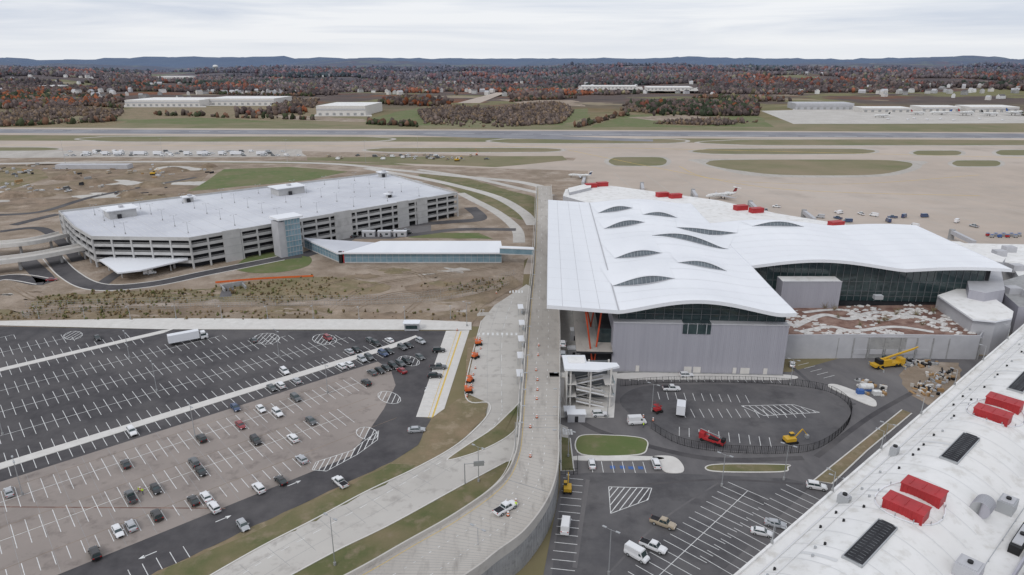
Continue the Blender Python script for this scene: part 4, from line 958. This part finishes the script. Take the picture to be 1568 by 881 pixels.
for a in((733,529,.3,'orange',3),(728,549,.9,'orange',3),(720,586,1.2,'orange',3.4),(718,602,.2,'orange',3),(1007,632,.5,'red',3.4),(730,238,0,'orange',7)): boomlift(*a)
def excavator(u_,v_2,ang,s=1):
    b=MB()
    for y in(-1.1,1.1): b.box(0,y,0,.8,3.6,.6,'rubber'); b.cyl((-1.8,y-.3,.4),(-1.8,y+.3,.4),.4,.4,'rubber'); b.cyl((1.8,y-.3,.4),(1.8,y+.3,.4),.4,.4,'rubber')
    b.box(-.4,0,.9,2,3.4,2.5,'yel'); b.box(.6,.7,2,3,1.3,1,'glass'); b.box(.6,.7,3,3.1,1.4,1.1,'yel')
    b.beam((1.1,-.2,1.7),(3.6,-.2,4.6),.28,'yel'); b.beam((3.6,-.2,4.6),(5.6,-.2,2.3),.22,'yel'); b.box(5.6,-.2,1.2,2.3,.9,1.1,'metal')
    o=b.obj('excavator'); p=P(u_,v_2); o.location=(p.x,p.y,.06); o.rotation_euler=(0,0,ang); o.scale=(s,)*3
excavator(869,752,1.5,.75); excavator(1210,678,.2,.85); excavator(700,247,.3,1.2); excavator(235,268,.3,1.2)
b=MB()
b.box(0,0,.8,1.7,12,2.6,'yel')
for x in(-4.6,-3.1,2.6,4.1):
    for s in(-1.1,1.1): b.cyl((x,s-.25,.65),(x,s+.25,.65),.65,.65,'rubber',12)
b.box(5.2,0,1.2,2.8,1.8,2.4,'yel'); b.box(5.6,0,2,2.7,1.2,2.2,'glass'); b.box(-1.5,0,1.7,3,4,2.4,'yel'); b.box(-3.6,0,1.7,3.2,1.4,2.6,'black'); b.box(-.6,1,1.8,3.6,1.6,1,'glass')
b.beam((-3,0,3),(10,0,5.6),.5,'yel'); b.beam((8,0,5.2),(11.5,0,6.1),.35,'yel'); b.beam((0,0,2),(4,0,4.2),.2,'metal')
for x in(-5.5,5.5):
    for s in(-1,1): b.beam((x*.8,0,.9),(x*.8,s*3.4,.9),.18,'yel'); b.cyl((x*.8,s*3.4,0),(x*.8,s*3.4,.9),.3,.15,'metal')
o=b.obj('mobile_crane'); p=P(1358,562); o.location=(p.x,p.y,.08); o.rotation_euler=(0,0,.25)
b=MB()
b.box(0,0,.7,1.3,7.5,2.2,'red'); b.box(3,0,1.3,2.7,1.6,2.2,'red'); b.box(3.3,0,1.8,2.5,1.3,2.05,'glass'); b.box(-.5,0,1.3,1.7,3,1.6,'black')
for x in(-2.6,-1.5,2.8):
    for s in(-1,1): b.cyl((x,s-.2,.5),(x,s+.2,.5),.5,.5,'rubber',12)
b.beam((-2,0,1.9),(3.8,0,3.2),.22,'red'); b.beam((3.8,0,3.4),(-2.5,.4,2.9),.16,'metal'); b.box(-3.4,.3,1.6,2.6,1,1.6,'black'); o=b.obj('boom_truck'); p=P(1090,678); o.location=(p.x,p.y,.08); o.rotation_euler=(0,0,2.5); o.scale=(.92,)*3
def barrel(x,y,z,name='traffic_barrel',s=1):
    b=MB(); b.cyl((x,y,z),(x,y,z+.08),.38*s,.38*s,'rubber',10)
    for i in range(4): b.cyl((x,y,z+.08+i*.24*s),(x,y,z+.08+(i+1)*.24*s),(.3-.03*i)*s,(.27-.03*i)*s,'orange' if i%2==0 else 'paint',10)
    b.obj(name)
for u_,v_2 in((822,612),(823,598),(823,583),(821,568),(812,700),(790,770),(812,655),(822,640),(825,530),(824,545),(778,790)): p=P(u_,v_2,VZ); barrel(p.x,p.y,VZ+.02)
for u_,v_2 in((735,520),(728,565),(722,592),(715,608),(736,535),(725,575),(760,450),(985,640),(1000,645),(215,752),(700,507)): p=P(u_,v_2); barrel(p.x,p.y,.1)
b=MB()
for i in range(190):
    u_,v_2=random.choice(((1405,553),(1420,556),(1325,590),(1340,600),(1410,595),(1435,580),(1380,555),(1450,575),(1425,600))); p=P(u_+random.uniform(-16,16),v_2+random.uniform(-8,8)); h=random.uniform(.2,1.2)
    b.box(p.x,p.y,.07,h,random.uniform(.3,2.4),random.uniform(.2,1.1),random.choice(('timber','walk','metal','panel2','black','conc_wall','timber','dark','conc')),random.uniform(0,3))
b.obj('building_material_stack')
b=MB(); p=P(1325,598); b.cyl((p.x-2,p.y,1.4),(p.x+2,p.y,1.4),1.0,1.0,'paint',14); b.box(p.x,p.y,.1,.6,4,1.8,'blue'); b.box(p.x-3,p.y-2.5,.1,1.6,2,1.5,'blue'); b.box(p.x+2,p.y-3,.1,1.4,2.4,1.6,'paint'); b.obj('storage_tank')
b=MB()
for i in range(170):
    u_=random.uniform(-20,330); v_2=random.uniform(252,312)
    if u_>60 and v_2>300: continue
    if math.sin(u_/17)+math.sin(v_2/5)<0: continue
    p=P(u_,v_2); h=random.uniform(.3,2.2); b.box(p.x,p.y,.06,h,random.uniform(1,7),random.uniform(.6,2.5),random.choice(('timber','conc','panel2','conc','conc_wall','precast','dirt','dark')),random.uniform(0,3))
for u0,u1,vv in((90,200,258),): 
    p,q=P(u0,vv),P(u1,vv); b.bar(p,q,10,.06,4,'panel2')
b.obj('site_materials')
b=MB()
for u_,v_2,r in((265,262,14),(150,280,16),(200,300,10),(60,300,12),(320,256,8),(100,274,12),(230,285,12),(20,300,14),(560,438,4),(690,448,5),(300,472,3),(735,440,4),(180,290,13),(120,265,10)):
    p=P(u_,v_2); n=20; H_=4 if v_2<400 else 1.1
    rows=[[ (p.x+r*(1-j/5)*math.cos(2*math.pi*i/n)*(1+.15*math.sin(i*2.3)),p.y+r*(1-j/5)*.7*math.sin(2*math.pi*i/n)*(1+.15*math.cos(i*1.7)),.05+H_*(1-(1-j/5)**2)*.9+random.uniform(-.2,.2)*(j>0)) for i in range(n+1)] for j in range(6)]
    for rw in rows: rw[-1]=rw[0]
    b.grid(rows,'dirt')
b.obj('spoil_heap',smooth=True)
b=MB()
for i in range(3): p=P(565+i*24,362); b.box(p.x,p.y,.06,3.2,7.5,3.2,'panel2'); b.box(p.x,p.y,3.2,3.4,7.8,3.5,'fascia'); b.box(p.x-2,p.y-1.65,.1,2.2,1,.1,'dark'); b.box(p.x+1.5,p.y-1.65,1.2,2.2,1.6,.1,'glass')
b.obj('site_cabin')
# ---------------------------------------------------------------- lamps
for u_,v_2,h in((513,866,12),(733,884,12),(932,880,11),(733,738,10),(1200,735,10),(1350,700,10),(998,630,9),(1180,860,9),(1210,590,9),(930,640,8),(715,500,10),(1105,745,9),(1275,775,8),(870,700,8)):
    p=P(u_,v_2); lamp('street_lamp',p.x,p.y,h,((math.cos(2.5),math.sin(2.5)),(math.cos(-.6),math.sin(-.6))))
for a in range(-160,60,40):
    for bb in(50.4,87.1,120.3,157): 
        x,y=Lc(a,bb)
        if inpoly(x,y,inn): lamp('street_lamp',x,y,10,((bx.x,bx.y),(-bx.x,-bx.y)))
for i in(60,66,72,78): 
    for e,s in((le,-1),(re,1)):
        p=e[i]; lamp('bridge_lamp',p.x+s*.4,p.y,9,((-s,0),),VZ-1)
for i in range(5,60,8): p=le[i]; lamp('bridge_lamp',p.x,p.y,7,((1,0),),VZ)
for u_ in range(60,700,70): p=P(u_,489+random.uniform(-1,1)); lamp('street_lamp',p.x,p.y,6,((0,-1),))
for i in range(7): p=Q(-60+i*26,EB); lamp('roof_edge_lamp',p.x,p.y,5,((bx.x,bx.y),),9.3)
for u_,v_2 in((440,248),(640,235),(100,250),(250,245),(560,250)): p=P(u_,v_2); lamp('flood_light_mast',p.x,p.y,22,((1,0),(-1,0),(0,1)))
b=MB(); p=P(712,742); b.cyl((p.x,p.y,0),(p.x,p.y,6),.15,.12,'metal'); b.beam((p.x,p.y,5.8),(p.x+5,p.y+.8,5.8),.12,'metal'); b.box(p.x+3.5,p.y+.6,4.9,6.3,2.6,.15,'metal',.15); b.obj('traffic_sign')
# ---------------------------------------------------------------- aircraft
def jet(u_,v_2,ang,s=1,tail='red'):
    b=MB(); R_=[(-13,.3,1.2),(-11,.8,.7),(-8,1.3,.2),(-4,1.45,0),(8,1.45,0),(11,1.2,-.1),(12.6,.7,-.25),(13.3,.15,-.35)]
    rows=[[(x,r*math.cos(t),3+dz+r*math.sin(t)) for t in[2*math.pi*i/14 for i in range(15)]] for x,r,dz in R_]; b.grid(rows,'paint')
    for sg in(-1,1):
        b.prism([(1.5,sg*1.2),(-2,sg*1.2),(-4.2,sg*11.5),(-3,sg*11.5)],2.2,2.5,'panel2'); b.beam((-3.6,sg*11.4,2.4),(-4.4,sg*11.8,3.8),.15,'paint')
        b.cyl((-8.5,sg*2.3,3.7),(-5,sg*2.3,3.7),.6,.8,'paint',12); b.prism([(-12.8,sg*.1),(-11,sg*.1),(-12.6,sg*4.2),(-13.6,sg*4.2)],7.4,7.6,'paint')
        b.cyl((-1.5,sg*1.8,0),(-1.5,sg*1.8,2.2),.35,.2,'rubber')
        for i in range(14): b.box(-5+i*1.0,sg*1.42,3.2,3.55,.35,.12,'black')
    b.cyl((10,0,0),(10,0,2),.3,.2,'rubber')
    for y in(-.12,.12): b.face([(-9.3,y,4.2),(-12.4,y,4.2),(-13.6,y,7.6),(-11.8,y,7.6)],tail)
    b.box(12.2,0,3,3.3,.8,1.1,'black')
    o=b.obj('regional_jet'); p=P(u_,v_2); o.location=(p.x,p.y,.12); o.rotation_euler=(0,0,ang); o.scale=(s,)*3
jet(1104,305,3.5,1.05,PC['red']); jet(888,273,2.8,.8,PC['blue'])
for a in((1478,177,.4,1.7,'red'),(1553,177,.3,1.8,'blue'),(1515,178,.2,1.5,'black'),(1440,176,2.9,1.4,'blue'),(1405,176,.3,1.3,'red'),(1350,180,3.3,1.2,'black')): jet(*a)
b=MB()
for i in range(9):
    p=P(1512+i*6,362+(i%2)*2); b.box(p.x,p.y,.4,1.5,2.0,1.3,random.choice(('blue','metal','metal','red')),.2); b.box(p.x,p.y,1.9,2.0,2.1,1.3,'blue',.2)
    for s in(-.8,.8): b.beam((p.x+s,p.y,1.5),(p.x+s,p.y,1.9),.06,'metal'); b.cyl((p.x+s,p.y-.8,.3),(p.x+s,p.y-.6,.3),.3,.3,'rubber',8)
b.obj('baggage_cart_train')
for i in range(22): 
    u_=random.uniform(900,1500); pc(u_,305+(u_-900)*.075+random.uniform(-14,6),random.choice(('van','pickup')),random.choice(('white','white','silver','blue')),random.uniform(0,3),name='ramp_service_vehicle')
# ---------------------------------------------------------------- distant buildings
def warehouse(u0,u1,vb,h,dep,k='white2',wall='walk'):
    b=MB(); p,q=P(u0,vb),P(u1,vb); b.prism([(p.x,p.y),(q.x,q.y),(q.x+dep*.1,q.y+dep),(p.x+dep*.1,p.y+dep)],0,h,k,wall)
    n=int((q-p).length/12)
    for i in range(n): c_=p.lerp(q,(i+.5)/n); b.box(c_.x,c_.y-.3,0,4.5,5,.6,'conc_wall')
    b.bar(p+Vector((0,-.6,0)),q+Vector((0,-.6,0)),.3,h*.55,h*.7,'panel2'); b.obj('warehouse')
    sheet('loading_yard',L([(u0-6,vb+1.5),(u1+10,vb+1.5),(u1+8,vb-3),(u0,vb-3)]),.12,'conc')
warehouse(192,306,163,13,110); warehouse(314,420,161,14,100); warehouse(485,560,177,17,110); warehouse(1218,1307,168,12,60,'panel2','panel2'); warehouse(1320,1395,172,8,50); warehouse(1410,1470,171,9,50); warehouse(1485,1560,172,10,60); warehouse(890,975,136,9,80); warehouse(990,1060,138,9,90); warehouse(1090,1130,124,12,80); warehouse(240,290,121,12,90); warehouse(820,850,112,14,100); warehouse(60,90,136,10,60)
b=MB()
hs=[]
for cx_,cy_ in((-900,2400),(-1500,3000),(-300,3200),(400,2500),(1000,2800),(1500,2300),(-1900,2200),(700,3900),(-700,4500),(1900,3500),(-1200,2000),(1300,2050),(-50,2400),(1700,2000),(-1700,2000),(300,3300)):
    for i in range(36): hs.append((cx_+random.gauss(0,260),cy_+random.gauss(0,190)))
for x,y in hs:
    z=float(hill(x,y)); a=random.uniform(0,3); l=random.uniform(9,20); w=random.uniform(8,11); h=random.uniform(6,10)
    k=random.choice(('walk','paint','panel2','precast','walk','conc_wall')); b.box(x,y,z,z+h,l,w,k,a)
    c_,s_=math.cos(a),math.sin(a)
    R3=lambda X_,Y_,Z_:(x+c_*X_-s_*Y_,y+s_*X_+c_*Y_,z+Z_)
    e1,e2=R3(-l/2,0,h+4),R3(l/2,0,h+4); rk=random.choice(('asph','conc_wall','panel2'))
    b.face([R3(-l/2,-w/2,h),R3(l/2,-w/2,h),e2,e1],rk); b.face([R3(-l/2,w/2,h),R3(l/2,w/2,h),e2,e1],rk); b.face([R3(-l/2,-w/2,h),R3(-l/2,w/2,h),e1],k); b.face([R3(l/2,-w/2,h),R3(l/2,w/2,h),e2],k)
b.obj('distant_town')
b=MB(); p=P(331,112); z=float(hill(p.x,p.y))
b.cyl((p.x,p.y,z),(p.x,p.y,z+45),3,3,'walk',10)
for i in range(8):
    t0=math.pi*(i/8-.5); t1=math.pi*((i+1)/8-.5); b.cyl((p.x,p.y,z+54+11*math.sin(t0)),(p.x,p.y,z+54+11*math.sin(t1)),18*math.cos(t0)+.01,18*math.cos(t1)+.01,'paint',16,False)
b.obj('water_tower',smooth=True)
# ---------------------------------------------------------------- workers
def worker(u_,v_2,z,ang,step=.25):
    vs=[(0,0,.95),(0,0,1.2),(0,0,1.42),(0,0,1.52),(.02,0,1.64),(.02,0,1.76),(0,.2,1.42),(.05,.27,1.15),(.2,.24,.95),(0,-.2,1.42),(-.05,-.27,1.15),(.1,-.26,.92),(0,.1,.9),(step*.6,.11,.5),(step*.5,.11,.08),(step*.5+.18,.11,.04),(0,-.1,.9),(-step*.3,-.11,.5),(-step,-.11,.1),(-step+.17,-.11,.04)]
    es=[(0,1),(1,2),(2,3),(3,4),(4,5),(2,6),(6,7),(7,8),(2,9),(9,10),(10,11),(0,12),(12,13),(13,14),(14,15),(0,16),(16,17),(17,18),(18,19)]
    rr=[.15,.15,.16,.06,.1,.085,.075,.05,.035,.075,.05,.035,.1,.07,.05,.04,.1,.07,.05,.04]
    me=bpy.data.meshes.new('construction_worker'); me.from_pydata(vs,es,[]); o=bpy.data.objects.new('construction_worker',me); scene.collection.objects.link(o)
    o.modifiers.new('skin','SKIN')
    if not me.skin_vertices: 
        bpy.context.view_layer.objects.active=o; bpy.ops.mesh.customdata_skin_add()
    for i,r in enumerate(rr): me.skin_vertices[0].data[i].radius=(r,r)
    me.skin_vertices[0].data[0].use_root=True
    o.modifiers.new('s','SUBSURF').levels=1; o.modifiers['s'].render_levels=1
    m=bpy.data.materials.new('work_clothes'); m.use_nodes=True; nt=m.node_tree; tc=nt.nodes.new('ShaderNodeTexCoord'); sp=nt.nodes.new('ShaderNodeSeparateXYZ'); r=nt.nodes.new('ShaderNodeValToRGB'); r.color_ramp.interpolation='CONSTANT'
    mp=nt.nodes.new('ShaderNodeMath'); mp.operation='DIVIDE'; mp.inputs[1].default_value=2
    nt.links.new(tc.outputs['Object'],sp.inputs[0]); nt.links.new(sp.outputs[2],mp.inputs[0]); nt.links.new(mp.outputs[0],r.inputs[0]); nt.links.new(r.outputs[0],nt.nodes['Principled BSDF'].inputs['Base Color'])
    e=r.color_ramp.elements; e[0].position=0; e[0].color=(.02,.015,.01,1); e[1].position=.05; e[1].color=(.05,.07,.12,1)
    for ps,cl in((.47,(.55,.75,.05,1)),(.755,(.5,.3,.2,1)),(.855,(.8,.8,.75,1))): q=e.new(ps); q.color=cl
    me.materials.append(m); p=P(u_,v_2,z); o.location=(p.x,p.y,z); o.rotation_euler=(0,0,ang)
for a in((790,778,VZ,1.2),(213,755,.09,.5),(219,757,.09,2),(985,655,.06,.4),(1340,565,.06,1.5)): worker(*a)
# ---------------------------------------------------------------- camera, light, world
cam=bpy.data.cameras.new('camera'); co=bpy.data.objects.new('camera',cam); scene.collection.objects.link(co); scene.camera=co
co.location=(0,0,CAMH); co.rotation_euler=(math.pi/2-PIT,0,0); cam.sensor_width=36; cam.lens=36*FP/1568; cam.clip_start=1; cam.clip_end=60000
el=math.radians(42); az=math.radians(215)
sd=bpy.data.lights.new('sun','SUN'); sd.energy=1.0; sd.angle=math.radians(18); sd.color=(1,.98,.945); so=bpy.data.objects.new('sun',sd); scene.collection.objects.link(so)
dirv=Vector((math.sin(az)*math.cos(el),math.cos(az)*math.cos(el),math.sin(el))); so.rotation_euler=dirv.to_track_quat('Z','Y').to_euler()
w=bpy.data.worlds.new('World'); scene.world=w; w.use_nodes=True; nt=w.node_tree; bg=nt.nodes['Background']; bg.inputs[1].default_value=.105
sk=nt.nodes.new('ShaderNodeTexSky'); sk.sky_type='NISHITA'; sk.sun_disc=False; sk.sun_elevation=el; sk.sun_rotation=az
tc=nt.nodes.new('ShaderNodeTexCoord'); mp=nt.nodes.new('ShaderNodeMapping'); mp.inputs['Scale'].default_value=(1.6,1.6,24); nt.links.new(tc.outputs['Generated'],mp.inputs[0])
no=nt.nodes.new('ShaderNodeTexNoise'); no.inputs['Scale'].default_value=1.3; no.inputs['Detail'].default_value=7; no.inputs['Roughness'].default_value=.55; no.inputs['Distortion'].default_value=.4; nt.links.new(mp.outputs[0],no.inputs['Vector'])
cr_=nt.nodes.new('ShaderNodeValToRGB'); cr_.color_ramp.elements[0].position=.36; cr_.color_ramp.elements[0].color=(6.1,6.6,7.6,1); cr_.color_ramp.elements[1].position=.6; cr_.color_ramp.elements[1].color=(8.5,8.65,9.0,1); nt.links.new(no.outputs[0],cr_.inputs[0])
sp=nt.nodes.new('ShaderNodeSeparateXYZ'); nt.links.new(tc.outputs['Generated'],sp.inputs[0]); r=nt.nodes.new('ShaderNodeMapRange'); r.inputs[1].default_value=0; r.inputs[2].default_value=.04; r.inputs[3].default_value=.75; r.inputs[4].default_value=0; nt.links.new(sp.outputs[2],r.inputs[0])
m1=nt.nodes.new('ShaderNodeMix'); m1.data_type='RGBA'; nt.links.new(r.outputs[0],m1.inputs[0]); nt.links.new(cr_.outputs[0],m1.inputs[6]); m1.inputs[7].default_value=(8.4,8.6,8.9,1)
m2=nt.nodes.new('ShaderNodeMix'); m2.data_type='RGBA'; m2.inputs[0].default_value=.93; nt.links.new(sk.outputs[0],m2.inputs[6]); nt.links.new(m1.outputs[2],m2.inputs[7]); nt.links.new(m2.outputs[2],bg.inputs[0])
scene.view_settings.view_transform='Standard'; scene.view_settings.look='None'; scene.view_settings.exposure=0
